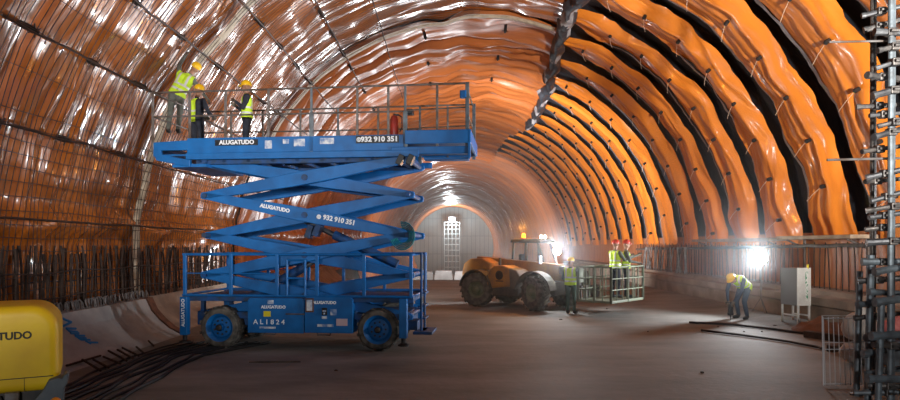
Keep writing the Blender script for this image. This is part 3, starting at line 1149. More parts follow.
# left nose deck
b = MB()
ux = LU(150.5)
b.prism([(ux, 4.60), (ux + 0.02, 4.48), (ux + 0.12, 4.20), (ut0 + 0.05, 4.05), (ut0 + 0.05, 4.20), (ux + 0.25, 4.33), (ux + 0.22, 4.42), (ut0, 4.42), (ut0, 4.64)], 'y', 0.02, 0.12, 0.008)
b.prism([(ux, 4.60), (ux + 0.02, 4.48), (ux + 0.12, 4.20), (ut0 + 0.05, 4.05), (ut0 + 0.05, 4.20), (ux + 0.25, 4.33), (ux + 0.22, 4.42), (ut0, 4.42), (ut0, 4.64)], 'y', W - 0.12, W - 0.02, 0.008)
b.box((ux, 0.1, 4.30), (ux + 0.06, W - 0.1, 4.60), 0.01)
b.box((ux + 0.04, 0.1, 4.30), (ut0, W - 0.1, 4.34))
b.box((ut0 - 0.4, 0.1, 4.05), (ut0 + 0.4, W - 0.1, 4.12))
b.build('front_extension', M['blue'], lift)
text('lettering', 'BILFA', 0.10, (LU(198), -0.034, LZ(198, 165)), FRONT, M['white'], side, bold=0.002) if False else None
# right roll-out deck
ur = LU(470)
b = MB()
b.box((ut1, -0.04, 4.47), (ur, 0.04, 4.76), 0.012)
b.box((ut1 - 0.3, -0.02, 4.25), (ur - 0.02, 0.05, 4.41), 0.012)
b.box((ut1, W - 0.04, 4.47), (ur, W + 0.04, 4.76), 0.012)
b.box((ur - 0.05, -0.04, 4.48), (ur + 0.02, W + 0.04, 4.76), 0.01)
b.box((ur - 0.05, -0.04, 4.14), (ur + 0.01, 0.06, 4.50), 0.01)
b.box((ut1 + 0.4, 0.06, 4.14), (ur - 0.04, 0.40, 4.18), 0.008)
b.build('rear_extension', M['blue'], lift)
b = MB()
for px in (400, 410):
    uu = LU(px)
    b.box((uu - 0.05, -0.10, 4.02), (uu + 0.07, 0.12, 4.24), 0.01, Matrix.Rotation(R_(25), 3, 'Y'))
b.build('lock_bracket', M['black_decal'], lift)
# decals on the platform beam
b = MB(); b.box((LU(216) - .02, -0.012, 4.50), (LU(258), -0.004, 4.63)); bd = b.build('black_plate', M['black_decal'], side); bd['label'] = 'black plate with white lettering'
text('lettering', 'ALUGATUDO', 0.13, ((LU(217) + LU(257)) / 2, -0.016, 4.567), FRONT, M['white'], bd, bold=0.005)
b = MB(); b.box((LU(356), -0.012, 4.50), (LU(399), -0.004, 4.66)); bd = b.build('black_plate', M['black_decal'], side); bd['label'] = 'black plate with a telephone number'
text('lettering', '932 910 351', 0.15, (LU(379.5), -0.016, 4.58), FRONT, M['white'], bd, bold=0.006, sx=1.08)
uu = LU(359); b = MB(); b.lathe([(0.05, 0), (0.05, 0.006), (0.034, 0.006), (0.034, 0)], (uu, -0.012, 4.58), (0, -1, 0), 16); b.box((uu - 0.012, -0.018, 4.555), (uu + 0.012, -0.012, 4.605)); b.build('phone_mark', M['white'], bd)
for (pa, pb_, z0, z1) in ((265, 272, 4.42, 4.60), (283, 289, 4.52, 4.62), (294, 305, 4.46, 4.62), (320, 334, 4.50, 4.63)):
    b = MB(); b.box((LU(pa), -0.010, z0), (LU(pb_), -0.004, z1)); b.build('worn_sticker', M['worn_white'], side)['label'] = 'worn white sticker'
# guardrails
ZR, ZM = 5.72, 5.18
uL0, uR0 = LU(152), LU(466)
for v in (0.03, W - 0.03):
    b = MB()
    b.tube((uL0, v, ZR), (uR0, v, ZR + 0.03), 0.022, 8)
    b.build('top_rail', M['rail'], lift)
    b = MB()
    b.tube((uL0, v, ZM), (ut1, v, ZM), 0.020, 8)
    b.tube((ut1, v, ZM + 0.02), (uR0, v, ZM + 0.06), 0.016, 8)
    b.build('mid_rail', M['rail'], lift)
    for px in (152, 189, 225, 268, 311, 357, 388, 405, 437):
        b = MB()
        uu = LU(px)
        b.box((uu - 0.025, v - 0.02, 4.40), (uu + 0.025, v + 0.02, ZR), 0.005)
        if px in (311, 405):
            b.box((uu - 0.045, v - 0.03, 4.30), (uu + 0.045, v + 0.03, ZM), 0.005)
        b.build('rail_post', M['bluegrey'] if px in (311, 405) else M['rail'], lift)
    b = MB(); b.box((ur - 0.10, v - 0.03, 4.40), (ur - 0.02, v + 0.03, ZR + 0.05), 0.006); b.build('end_post', M['bluegrey'], lift)
for uu in (uL0, uR0):
    for z in (ZM, ZR):
        b = MB()
        b.tube((uu, 0.03, z), (uu, W - 0.03, z), 0.02, 8)
        b.build('end_rail', M['rail'], lift)
b = MB(); b.box((ur - 0.22, -0.02, ZR - 0.28), (ur - 0.08, 0.14, ZR - 0.12), 0.02); b.build('work_lamp', M['blue'], lift)
b = MB(); b.box((LU(404), 0.06, ZM - 0.04), (LU(412), 0.3, ZM + 0.06), 0.01); b.build('control_box', M['black_decal'], lift)


def lift_world(u, v, z=0.0):
    return Vector((LXc + u * math.cos(LA) + v * math.sin(LA), LYc - u * math.sin(LA) + v * math.cos(LA), z))


# fire extinguisher hung on the platform rail
p = lift_world(LU(393), 0.14, 4.66)
fe = thing('fire_extinguisher', 'small red fire extinguisher standing by the platform rail of the blue lift', 'fire extinguisher', p, -LA)
b = MB(); b.lathe([(0.0, 0.0), (0.085, 0.0), (0.09, 0.03), (0.09, 0.34), (0.06, 0.42), (0.03, 0.44), (0, 0.44)], (0, 0, 0.02), (0, 0, 1), 18); b.build('cylinder_body', M['red'], fe, True)
b = MB(); b.box((-0.03, -0.02, 0.45), (0.10, 0.02, 0.49), 0.006); b.tube((0, 0, 0.44), (0, 0, 0.5), 0.025, 8); b.build('valve_handle', M['black_decal'], fe)
b = MB(); b.path([(0.09, 0, 0.47), (0.17, 0, 0.42), (0.17, 0, 0.2), (0.12, 0, 0.1)], 0.014, 6); b.build('hose', M['black_decal'], fe)
b = MB(); b.box((-0.1, -0.1, -0.33), (0.1, 0.1, 0.02), 0.01); b.build('holder', M['rail'], fe)


# ------------------------------------------------------------------ people
def person(name, label, loc, rz, J, cols, helmet, scale=1.0, vest=True, vest_mat=None, vest_w=0.235):
    """J: joint dictionary in local metres, facing +y"""
    root = thing(name, label, 'person', loc, rz)
    segs = []

    def seg(a, b, r1, r2, tagname):
        segs.append((Vector(a), Vector(b), r1, r2, tagname))
    P, C, N, H = Vector(J['pelvis']), Vector(J['chest']), Vector(J['neck']), Vector(J['head'])
    mid = P.lerp(C, 0.5)
    side = Vector(J['sr']) - Vector(J['sl'])
    side.normalize()
    hs = Vector(J['hr']) - Vector(J['hl'])
    hs.normalize()
    for s in (-0.07, 0.07):
        seg(P + hs * s, mid + side * s, 0.115, 0.105, 'top')
        seg(mid + side * s, C + side * s * 1.25, 0.105, 0.115, 'top')
    seg(P - hs * 0.07, P + hs * 0.07, 0.118, 0.118, 'trousers')
    seg(C, N, 0.085, 0.06, 'top')
    seg(N, H, 0.055, 0.06, 'skin')
    for s in ('l', 'r'):
        sh, el, wr = Vector(J['s' + s]), Vector(J['e' + s]), Vector(J['w' + s])
        seg(C + Vector((0, 0, 0.03)), sh, 0.085, 0.068, 'top')
        seg(sh, el, 0.064, 0.05, 'top')
        seg(el, wr, 0.05, 0.034, 'top')
        d = (wr - el).normalized()
        hand = wr + d * 0.09
        seg(wr, hand, 0.032, 0.036, 'glove')
        u = d.orthogonal().normalized()
        w = d.cross(u)
        if abs(u.z) > abs(w.z):
            u, w = w, u
        for f, (off, ln) in enumerate(((-0.033, 0.070), (-0.011, 0.085), (0.011, 0.078), (0.033, 0.06))):
            b0 = hand + u * off
            k1 = b0 + d * ln * 0.55 + w * 0.012
            k2 = k1 + d * ln * 0.35 + w * 0.03
            seg(b0, k1, 0.011, 0.0105, 'glove')
            seg(k1, k2, 0.0105, 0.009, 'glove')
        th = wr + d * 0.04 - u * 0.03
        seg(th, th + d * 0.035 - u * 0.03, 0.013, 0.012, 'glove')
        seg(th + d * 0.035 - u * 0.03, th + d * 0.07 - u * 0.035 + w * 0.015, 0.012, 0.010, 'glove')
        hp, kn, an = Vector(J['h' + s]), Vector(J['k' + s]), Vector(J['a' + s])
        seg(hp, kn, 0.098, 0.068, 'trousers')
        seg(kn, an, 0.066, 0.052, 'trousers')
        toe = Vector(J['t' + s])
        seg(an + Vector((0, 0, -0.01)), an + (toe - an) * 0.2 + Vector((0, 0, -0.035)), 0.055, 0.05, 'boots')
        seg(an + (toe - an) * 0.1 + Vector((0, 0, -0.03)), toe, 0.05, 0.042, 'boots')
    t = bmesh.new()

    def capsule(a, b, r1, r2):
        n = 12
        d = b - a
        L = d.length
        d = d.normalized() if L > 1e-6 else Vector((0, 0, 1))
        u = d.orthogonal().normalized()
        w = d.cross(u)
        prof = [(-r1, 0.0)] + [(-r1 * math.cos(x), r1 * math.sin(x)) for x in (0.5, 1.0, 1.5708)] + \
               [(L + r2 * math.sin(x), r2 * math.cos(x)) for x in (0.0, 0.55, 1.1)] + [(L + r2, 0.0)]
        rings = []
        for h, r in prof:
            if r < 1e-6:
                rings.append([t.verts.new(a + d * h)])
            else:
                rings.append([t.verts.new(a + d * h + (u * math.cos(2 * PI * k / n) + w * math.sin(2 * PI * k / n)) * r) for k in range(n)])
        for A, B in zip(rings, rings[1:]):
            for k in range(n):
                k2 = (k + 1) % n
                if len(A) == 1:
                    t.faces.new((A[0], B[k2], B[k]))
                elif len(B) == 1:
                    t.faces.new((A[k], A[k2], B[0]))
                else:
                    t.faces.new((A[k], A[k2], B[k2], B[k]))
    for s in segs:
        capsule(*s[:4])
    # head with face: skull, jaw, nose, ears
    fwd = Vector(J.get('face', (0, 1, 0))).normalized()
    up = (H - N).normalized()
    up = (up - fwd * up.dot(fwd)).normalized()
    rt = fwd.cross(up)

    def head_ball(c, r, sc):
        tb = bmesh.new()
        bmesh.ops.create_icosphere(tb, subdivisions=3, radius=r)
        mt = Matrix((rt, fwd, up)).transposed().to_4x4()
        tb.transform(Matrix.Translation(c) @ mt @ Matrix.Diagonal((*sc, 1)))
        me_ = bpy.data.meshes.new('t')
        tb.to_mesh(me_)
        tb.free()
        t.from_mesh(me_)
        bpy.data.meshes.remove(me_)
    hc = H + up * 0.07
    head_ball(hc + up * 0.02, 0.10, (0.78, 0.98, 0.95))
    head_ball(hc - up * 0.055 + fwd * 0.025, 0.068, (0.85, 0.95, 0.9))
    head_ball(hc - up * 0.012 + fwd * 0.105, 0.018, (0.8, 1.1, 1.5))
    head_ball(hc - up * 0.062 + fwd * 0.083, 0.018, (1.5, 0.7, 0.6))
    for s in (-1, 1):
        head_ball(hc + rt * 0.082 * s - up * 0.005, 0.028, (0.45, 0.8, 1.1))
    segs.append((hc + up * 0.04, hc - up * 0.07, 0.1, 0.07, 'skin'))
    me = bpy.data.meshes.new('body')
    bmesh.ops.recalc_face_normals(t, faces=t.faces[:])
    t.to_mesh(me)
    t.free()
    tmp = bpy.data.objects.new('tmp_body', me)
    COL.objects.link(tmp)
    md = tmp.modifiers.new('r', 'REMESH')
    md.mode = 'VOXEL'
    md.voxel_size = 0.0115
    sm = tmp.modifiers.new('s', 'SMOOTH')
    sm.factor = 0.5
    sm.iterations = 2
    dg = bpy.context.evaluated_depsgraph_get()
    bme = bpy.data.meshes.new_from_object(tmp.evaluated_get(dg))
    bpy.data.objects.remove(tmp)
    bme.name = 'body'
    names = ['skin', 'top', 'trousers', 'boots', 'glove']
    bme.materials.clear()
    for n_ in names:
        bme.materials.append(cols[n_])

    def near(c):
        best, bt, bp = 1e9, None, 0
        for a, b_, r1, r2, tg in segs:
            ab = b_ - a
            f = max(0, min(1, (c - a).dot(ab) / max(ab.length_squared, 1e-9)))
            dd = (c - (a + ab * f)).length - (r1 + (r2 - r1) * f)
            if dd < best:
                best, bt, bp = dd, tg, f
        return bt
    fi = []
    tops = []
    spine = C - P
    for p_ in bme.polygons:
        c = p_.center
        tg = near(c)
        fi.append(names.index(tg))
        f = (c - P).dot(spine) / spine.length_squared
        arm_out = min((c - Vector(J['sl'])).length, (c - Vector(J['sr'])).length)
        if (tg == 'top' or (tg == 'trousers' and f < 0.14 and (c - P).length < 0.24)) and -0.12 < f < 1.32 and not (
                ((c - C).dot(side) > 0.205) or ((c - C).dot(side) < -0.205)) and abs((c - P.lerp(C, f)).dot(side)) < vest_w:
            # keep upper arms out
            da = 1e9
            for a in ('l', 'r'):
                A_, B_ = Vector(J['s' + a]), Vector(J['e' + a])
                ab = B_ - A_
                ff = (c - A_).dot(ab) / ab.length_squared
                if 0.28 < ff:
                    da = min(da, (c - (A_ + ab * min(1, ff))).length - 0.07)
                A_, B_ = Vector(J['e' + a]), Vector(J['w' + a])
                ab = B_ - A_
                ff = max(0, min(1, (c - A_).dot(ab) / ab.length_squared))
                da = min(da, (c - (A_ + ab * ff)).length - 0.068)
            dl = 1e9
            for a in ('l', 'r'):
                A_, B_ = Vector(J['h' + a]), Vector(J['k' + a])
                ab = B_ - A_
                ff = (c - A_).dot(ab) / ab.length_squared
                if ff > 0.16:
                    dl = min(dl, (c - (A_ + ab * min(1, ff))).length - 0.10)
            if da > 0.0 and dl > 0.0:
                tops.append((p_.index, f))
    bme.polygons.foreach_set('material_index', fi)
    bme.polygons.foreach_set('use_smooth', [True] * len(bme.polygons))
    body = bpy.data.objects.new('body', bme)
    COL.objects.link(body)
    body.parent = root
    if vest:
        vb = bmesh.new()
        vm = {}
        for idx, f in tops:
            pl = bme.polygons[idx]
            vs = []
            for vi in pl.vertices:
                if vi not in vm:
                    v = bme.vertices[vi]
                    vm[vi] = vb.verts.new(v.co + v.normal * 0.018)
                vs.append(vm[vi])
            fc = vb.faces.new(vs)
            fc.smooth = True
            s_ = abs((pl.center - P.lerp(C, f)).dot(side))
            fc.material_index = 1 if (0.14 < f < 0.26 or 0.46 < f < 0.58 or (f > 0.58 and 0.085 < s_ < 0.13)) else 0
        vme = bpy.data.meshes.new('vest')
        vb.to_mesh(vme)
        vb.free()
        vme.materials.append(vest_mat or M['hivis'])
        vme.materials.append(M['band'])
        vo = bpy.data.objects.new('vest', vme)
        COL.objects.link(vo)
        vo.parent = root
        vo['label'] = 'bright yellow-green safety vest with silver bands'
    # eyes
    for s in (-1, 1):
        b = MB()
        b.ball(hc + up * 0.015 + fwd * 0.087 + rt * 0.032 * s, 0.013, sub=1)
        b.build('eye', M['eye'], root)
    # hair edge below the helmet
    # helmet
    b = MB()
    o = hc + up * 0.045
    b.lathe([(0.118, 0.0), (0.122, 0.01), (0.118, 0.05), (0.10, 0.095), (0.06, 0.125), (0.02, 0.134), (0, 0.134)], o, up, 20)
    pts = []
    bv = b.bm
    # peak
    ring_in = [o + (fwd * math.cos(a) + rt * math.sin(a)) * 0.115 for a in [(-0.95 + 1.9 * k / 8) for k in range(9)]]
    ring_out = [o - up * 0.018 + (fwd * (math.cos(a) * 0.125 + 0.062 * math.cos(a * 1.5)) + rt * math.sin(a) * 0.125) for a in [(-0.95 + 1.9 * k / 8) for k in range(9)]]
    vi = [bv.verts.new(p_) for p_ in ring_in]
    vo_ = [bv.verts.new(p_) for p_ in ring_out]
    vi2 = [bv.verts.new(p_ + up * 0.012) for p_ in ring_in]
    vo2 = [bv.verts.new(p_ + up * 0.010) for p_ in ring_out]
    for k in range(8):
        bv.faces.new((vi[k], vi[k + 1], vo_[k + 1], vo_[k]))
        bv.faces.new((vi2[k], vo2[k], vo2[k + 1], vi2[k + 1]))
        bv.faces.new((vo_[k], vo_[k + 1], vo2[k + 1], vo2[k]))
    b.path([o + up * 0.05 - fwd * 0.116, o + up * 0.128 - fwd * 0.03, o + up * 0.128 + fwd * 0.03, o + up * 0.06 + fwd * 0.112], 0.012, 6)
    b.build('helmet', helmet, root, True)
    if scale != 1.0:
        root.scale = (scale,) * 3
    return root


def standing(**kw):
    J = dict(pelvis=(0, 0, 0.98), chest=(0, 0.0, 1.36), neck=(0, 0.0, 1.50), head=(0, 0.015, 1.60),
             sl=(-0.20, 0, 1.42), sr=(0.20, 0, 1.42), el=(-0.27, 0.0, 1.14), er=(0.27, 0.0, 1.14), wl=(-0.27, 0.12, 0.90), wr=(0.27, 0.12, 0.90),
             hl=(-0.10, 0, 0.93), hr=(0.10, 0, 0.93), kl=(-0.115, 0.03, 0.51), kr=(0.115, 0.03, 0.51), al=(-0.12, 0, 0.10), ar=(0.12, 0, 0.10),
             tl=(-0.14, 0.17, 0.045), tr=(0.14, 0.17, 0.045))
    J.update(kw)
    return J


def cols(top, trousers):
    return dict(skin=M['skin'], top=M[top], trousers=M[trousers], boots=M['boot'], glove=M['glove'])


# worker 1: up on the far mid rail, reaching to the wall
p = lift_world(LU(172, W - 0.06), W - 0.05, ZM + 0.02)
person('person', 'worker in grey trousers standing up on the platform rail, arm raised to the wall', p, R_(8),
       standing(pelvis=(0.10, 0.04, 0.95), chest=(0.28, 0.10, 1.32), neck=(0.37, 0.13, 1.44), head=(0.44, 0.16, 1.53),
                sl=(0.11, 0.12, 1.42), sr=(0.45, 0.08, 1.30), el=(0.10, 0.26, 1.70), wl=(0.20, 0.36, 1.95), er=(0.60, 0.16, 1.08), wr=(0.74, 0.20, 0.90),
                hl=(0.0, 0.03, 0.91), hr=(0.19, 0.03, 0.90), kl=(-0.06, 0.06, 0.50), kr=(0.16, 0.07, 0.50), al=(-0.09, 0, 0.08), ar=(0.13, 0.0, 0.08),
                tl=(-0.10, 0.15, 0.045), tr=(0.14, 0.15, 0.045), face=(0.15, 0.85, 0.2)),
       cols('greycloth', 'greycloth'), M['yhelm'], 1.08)
# worker 2: dark jacket
p = lift_world(LU(197, 1.1), 1.1, 4.33)
person('person', 'worker in dark jacket with one bright strip, on the platform between two other workers', p, R_(-25),
       standing(el=(-0.26, 0.10, 1.16), wl=(-0.18, 0.36, 1.14), er=(0.26, 0.12, 1.15), wr=(0.14, 0.36, 1.12), head=(0.02, 0.03, 1.60)),
       cols('navy', 'navy'), M['yhelm'], vest_w=0.075)
# worker 3: right on the platform
p = lift_world(LU(247, 0.9), 0.9, 4.33)
person('person', 'worker in dark trousers on the platform, rightmost of three, facing the wall', p, R_(105),
       standing(el=(-0.25, 0.08, 1.15), wl=(-0.14, 0.24, 1.30), er=(0.26, 0.08, 1.15), wr=(0.16, 0.24, 1.24)),
       cols('navy', 'navy'), M['yhelm'])
# person beside the telehandler
person('person', 'worker in green trousers standing beside the front of the telehandler', (4.05, 21.5, 0), R_(-35),
       standing(el=(-0.28, 0.02, 1.14), wl=(-0.22, 0.22, 1.02), er=(0.28, 0.05, 1.14), wr=(0.18, 0.26, 1.06)),
       cols('greencloth', 'greencloth'), M['yhelm'], 1.03)
# bent worker
person('person', 'worker bent double over the floor near the flood lamp on the right', (9.05, 19.9, 0), R_(122),
       standing(pelvis=(0, -0.18, 0.90), chest=(0, 0.16, 1.10), neck=(0, 0.29, 1.10), head=(0, 0.37, 1.06),
                sl=(-0.20, 0.19, 1.10), sr=(0.20, 0.19, 1.10), el=(-0.22, 0.30, 0.80), er=(0.22, 0.30, 0.80), wl=(-0.10, 0.46, 0.52), wr=(0.10, 0.44, 0.50),
                hl=(-0.10, -0.16, 0.87), hr=(0.10, -0.16, 0.87), kl=(-0.16, 0.10, 0.50), kr=(0.16, -0.02, 0.48), al=(-0.17, -0.02, 0.10), ar=(0.17, -0.14, 0.10),
                tl=(-0.19, 0.15, 0.045), tr=(0.20, 0.03, 0.045), face=(0, 0.8, -0.65)),
       cols('bluecloth', 'bluecloth'), M['yhelm'], 1.12)
tool = thing('power_breaker', 'black hand breaker held to the floor by the bent worker', 'tool', (8.60, 19.62, 0), R_(10))
b = MB(); b.box((-0.06, -0.06, 0.22), (0.06, 0.06, 0.48), 0.02); b.box((-0.09, -0.04, 0.14), (0.09, 0.04, 0.24), 0.02); b.build('motor_body', M['black_decal'], tool)
b = MB(); b.path([(-0.14, 0, 0.50), (-0.16, 0, 0.54), (0.16, 0, 0.54), (0.14, 0, 0.50)], 0.018, 6); b.tube((0, 0, 0.46), (0, 0, 0.54), 0.03, 8); b.build('handle', M['black_decal'], tool)
b = MB(); b.tube((0, 0, 0.15), (0, 0, 0.0), 0.022, 8, 0.008); b.build('chisel', M['dark_steel'], tool)

# ------------------------------------------------------------------ telehandler
TX, TY, TA = 2.65, 23.94, R_(-42)
tele = thing('telehandler', 'dusty yellow telehandler with lit beacon and lamps facing right', 'telehandler', (TX, TY, 0), TA)


def T(x, y, z=0):
    return Vector((TX + x * math.cos(TA) - y * math.sin(TA), TY + x * math.sin(TA) + y * math.cos(TA), z))


def tele_wheel(x, y, steer):
    r, w = 0.63, 0.42
    t = MB()
    t.lathe([(r * 0.5, -w / 2 + 0.03), (r * 0.55, -w / 2), (r * 0.85, -w / 2 - 0.01), (r * 0.95, -w / 2 + 0.05), (r * 0.95, w / 2 - 0.05), (r * 0.85, w / 2 + 0.01), (r * 0.55, w / 2), (r * 0.5, w / 2 - 0.03)], (0, 0, 0), (0, 1, 0), 36, False)
    for k in range(18):
        for sgn in (-1, 1):
            a = 2 * PI * (k + (0.5 if sgn > 0 else 0)) / 18
            c = Vector((math.cos(a), 0, math.sin(a))) * r * 0.965 + Vector((0, sgn * w * 0.24, 0))
            rot = Matrix.Rotation(-a, 3, 'Y') @ Matrix.Rotation(R_(38) * sgn, 3, 'X')
            t.box(c - Vector((0.03, 0.13, 0.035)), c + Vector((0.03, 0.13, 0.035)), 0.006, rot)
    wh = t.build('wheel', M['rubber'], tele, True)
    wh.location = (x, y, r)
    wh.rotation_euler = (0, 0, steer)
    for sgn in (-1, 1):
        pass
    h = MB()
    s = -1 if y < 0 else 1
    h.lathe([(r * 0.54, 0.0), (r * 0.54, s * (w / 2 - 0.02)), (r * 0.46, s * (w / 2 - 0.06)), (r * 0.36, s * (w / 2 - 0.13)), (r * 0.24, s * (w / 2 - 0.10)), (r * 0.20, s * (w / 2 + 0.02)), (r * 0.10, s * (w / 2 + 0.05)), (0, s * (w / 2 + 0.05))], (0, 0, 0), (0, 1, 0), 28)
    for k in range(8):
        a = 2 * PI * k / 8
        h.lathe([(0.022, 0), (0.022, s * 0.03), (0, s * 0.03)], (math.cos(a) * r * 0.29, s * (w / 2 - 0.11), math.sin(a) * r * 0.29), (0, 1, 0), 6)
    h.build('hub', M['hubgreen'], wh, True)['label'] = 'muddy green wheel hub'


tele_wheel(-1.3, -0.95, R_(22))
tele_wheel(-1.3, 0.95, R_(22))
tele_wheel(1.3, -0.95, R_(-20))
tele_wheel(1.3, 0.95, R_(-20))
b = MB()
b.box((-1.75, -0.42, 0.50), (1.75, 0.42, 1.0), 0.04)
b.tube((-1.3, -0.75, 0.63), (-1.3, 0.75, 0.63), 0.12, 10)
b.tube((1.3, -0.75, 0.63), (1.3, 0.75, 0.63), 0.12, 10)
b.box((-0.6, -0.95, 0.42), (0.55, -0.3, 0.80), 0.05)
b.build('chassis', M['machine_dark'], tele)
# rear body / counterweight with rounded outline
b = MB()
b.prism([(-2.25, 0.78), (-1.95, 0.66), (-1.72, 0.95), (-1.68, 1.28), (-0.9, 1.36), (-0.85, 1.62), (-1.3, 1.80), (-1.9, 1.78), (-2.2, 1.60), (-2.32, 1.2)], 'y', -0.72, 0.72, 0.07)
b.build('rear_body', M['machine'], tele)
# engine pod with sloping bonnet on the visible side
b = MB()
b.prism([(-0.80, 0.85), (-0.72, 1.36), (-0.45, 1.55), (0.0, 1.56), (0.25, 1.46), (0.32, 0.80), (-0.62, 0.72)], 'y', -1.06, -0.34, 0.06)
pod = b.build('engine_pod', M['machine'], tele)
b = MB()
b.prism([(0.28, 0.74), (0.22, 1.48), (0.55, 1.40), (0.72, 1.20), (0.66, 0.95), (0.55, 0.70)], 'y', -1.07, -0.34, 0.05)
b.build('engine_cowl', M['machine_grey'], tele)
b = MB()
b.lathe([(0.17, 0), (0.17, 0.012), (0.12, 0.012), (0.12, 0)], (-0.20, -1.062, 1.20), (0, -1, 0), 24)
b.prism([(-0.27, 1.14), (-0.13, 1.12), (-0.10, 1.22), (-0.17, 1.21), (-0.18, 1.27), (-0.24, 1.26)], 'y', -1.074, -1.062)
b.build('emblem', M['black_decal'], pod)
b = MB(); b.box((-0.36, -1.07, 0.97), (-0.02, -1.06, 1.01)); b.build('name_stripe', M['black_decal'], pod)
# fenders
for x in (-1.3, 1.3):
    for y in (-0.95, 0.95):
        pts_o = [(x + math.cos(a) * 0.76, 0.63 + math.sin(a) * 0.76) for a in [R_(8 + 164 * k / 12) for k in range(13)]]
        pts_i = [(x + math.cos(a) * 0.72, 0.63 + math.sin(a) * 0.72) for a in [R_(8 + 164 * k / 12) for k in range(13)]]
        b = MB()
        b.prism(pts_o + pts_i[::-1], 'y', y - 0.22, y + 0.22)
        b.build('fender', M['machine_grey'] if x > 0 else M['machine_dark'], tele)
# boom
bz0, bz1 = 1.62, 1.30


def boxbeam(bb, p, q, hw, hh):
    p, q = Vector(p), Vector(q)
    d = (q - p).normalized()
    s = Vector((0, 1, 0))
    u = d.cross(s).normalized() * -1
    vs = []
    for c in (p, q):
        vs.append([bb.bm.verts.new(c + s * a * hw + u * e * hh) for a, e in ((-1, -1), (1, -1), (1, 1), (-1, 1))])
    A, B = vs
    for k in range(4):
        bb.bm.faces.new((A[k], A[(k + 1) % 4], B[(k + 1) % 4], B[k]))
    bb.bm.faces.new(A[::-1])
    bb.bm.faces.new(B)


b = MB()
boxbeam(b, (-2.0, 0, 1.66), (1.75, 0, 1.42), 0.17, 0.19)
boom = b.build('boom', M['machine'], tele)
b = MB()
boxbeam(b, (1.7, 0, 1.42), (2.75, 0, 1.26), 0.13, 0.14)
boxbeam(b, (2.65, 0, 1.34), (2.85, 0, 0.55), 0.13, 0.12)
b.build('boom_nose', M['machine_dark'], boom)
b = MB(); b.tube((-0.4, 0, 1.05), (0.9, 0, 1.32), 0.07, 10); b.build('boom_ram', M['grey_steel'], boom)
# fork carriage + forks
b = MB()
b.box((2.86, -0.62, 0.42), (2.94, 0.62, 0.52), 0.01)
b.box((2.86, -0.62, 0.85), (2.94, 0.62, 0.93), 0.01)
for y in (-0.6, -0.2, 0.2, 0.6):
    b.box((2.87, y - 0.03, 0.42), (2.93, y + 0.03, 0.93))
b.build('fork_carriage', M['machine_dark'], tele)
for y in (-0.42, 0.42):
    b = MB()
    b.prism([(2.94, 0.90), (2.94, 0.37), (4.15, 0.39), (4.15, 0.405), (3.0, 0.43), (3.0, 0.90)], 'y', y - 0.06, y + 0.06)
    b.build('fork', M['machine_dark'], tele)
# cab
b = MB()
cab_pts = {'rb': (-0.62, 1.0), 'rt': (-0.45, 2.42), 'ft': (0.55, 2.42), 'fb': (1.0, 1.25)}
for y in (0.22, 1.02):
    for a, c in (((-0.62, 1.0), (-0.48, 2.42)), ((0.60, 2.42), (1.02, 1.30)), ((0.10, 1.0), (0.10, 2.42)), ((1.02, 1.30), (1.0, 0.95)), ((-0.48, 2.42), (0.60, 2.42)), ((-0.62, 1.0), (1.0, 0.95))):
        b.tube((a[0], y, a[1]), (c[0], y, c[1]), 0.045, 8)
for (x, z) in ((-0.62, 1.0), (-0.48, 2.42), (0.60, 2.42), (1.02, 1.30)):
    b.tube((x, 0.22, z), (x, 1.02, z), 0.045, 8)
cab = b.build('cab_frame', M['machine_dark'], tele)
b = MB(); b.prism([(-0.62, 0.85), (1.0, 0.85), (1.02, 1.28), (-0.60, 1.22)], 'y', 0.22, 1.03, 0.03); b.build('cab_body', M['machine'], tele)
b = MB(); b.prism([(1.02, 1.0), (1.95, 0.98), (1.98, 1.22), (1.75, 1.50), (1.10, 1.56), (1.04, 1.30)], 'y', 0.20, 1.0, 0.05); b.build('front_body', M['machine'], tele)
b = MB(); b.prism([(-0.62, 2.40), (-0.55, 2.52), (0.55, 2.54), (0.78, 2.44), (0.76, 2.38)], 'y', 0.14, 1.10, 0.02); b.build('cab_roof', M['machine_dark'], tele)
b = MB()
for y in (0.215, 1.025):
    b.prism([(-0.58, 1.06), (0.08, 1.06), (0.08, 2.38), (-0.46, 2.38)], 'y', y - 0.004, y + 0.004)
    b.prism([(0.12, 1.06), (0.97, 1.28), (0.58, 2.38), (0.12, 2.38)], 'y', y - 0.004, y + 0.004)
b.build('cab_window', M['glass'], tele)
b = MB(); b.box((-0.35, 0.40, 1.0), (0.05, 0.84, 1.42), 0.04); b.box((-0.42, 0.42, 1.38), (-0.28, 0.82, 1.95), 0.04); b.build('driver_seat', M['black_decal'], tele)
# beacon, roof lamps, head lamps
b = MB(); b.lathe([(0.07, 0), (0.075, 0.02), (0.07, 0.12), (0.04, 0.17), (0, 0.175)], (-0.10, 0.32, 2.57), (0, 0, 1), 16); b.build('beacon', M['beacon'], tele)['label'] = 'lit orange beacon'
b = MB(); b.lathe([(0.08, 0), (0.08, 0.04), (0, 0.04)], (-0.10, 0.32, 2.535), (0, 0, 1), 14); b.build('beacon_base', M['machine_dark'], tele)
for y in (0.28, 0.52):
    b = MB(); b.lathe([(0, -0.08), (0.07, -0.07), (0.085, 0.0), (0.06, 0.0)], (0.72, y, 2.60), (0.8, -0.5, -0.1), 14); rl = b.build('roof_lamp', M['machine_dark'], tele)
    b = MB(); b.lathe([(0.0, -0.004), (0.07, -0.004), (0.06, 0.012), (0, 0.015)], (0.72, y, 2.60), (0.8, -0.5, -0.1), 14); b.build('lens', M['lamp_small'], rl)
    b = MB(); b.tube((0.70, y, 2.44), (0.70, y, 2.56), 0.02, 6); b.build('lamp_stalk', M['machine_dark'], rl)
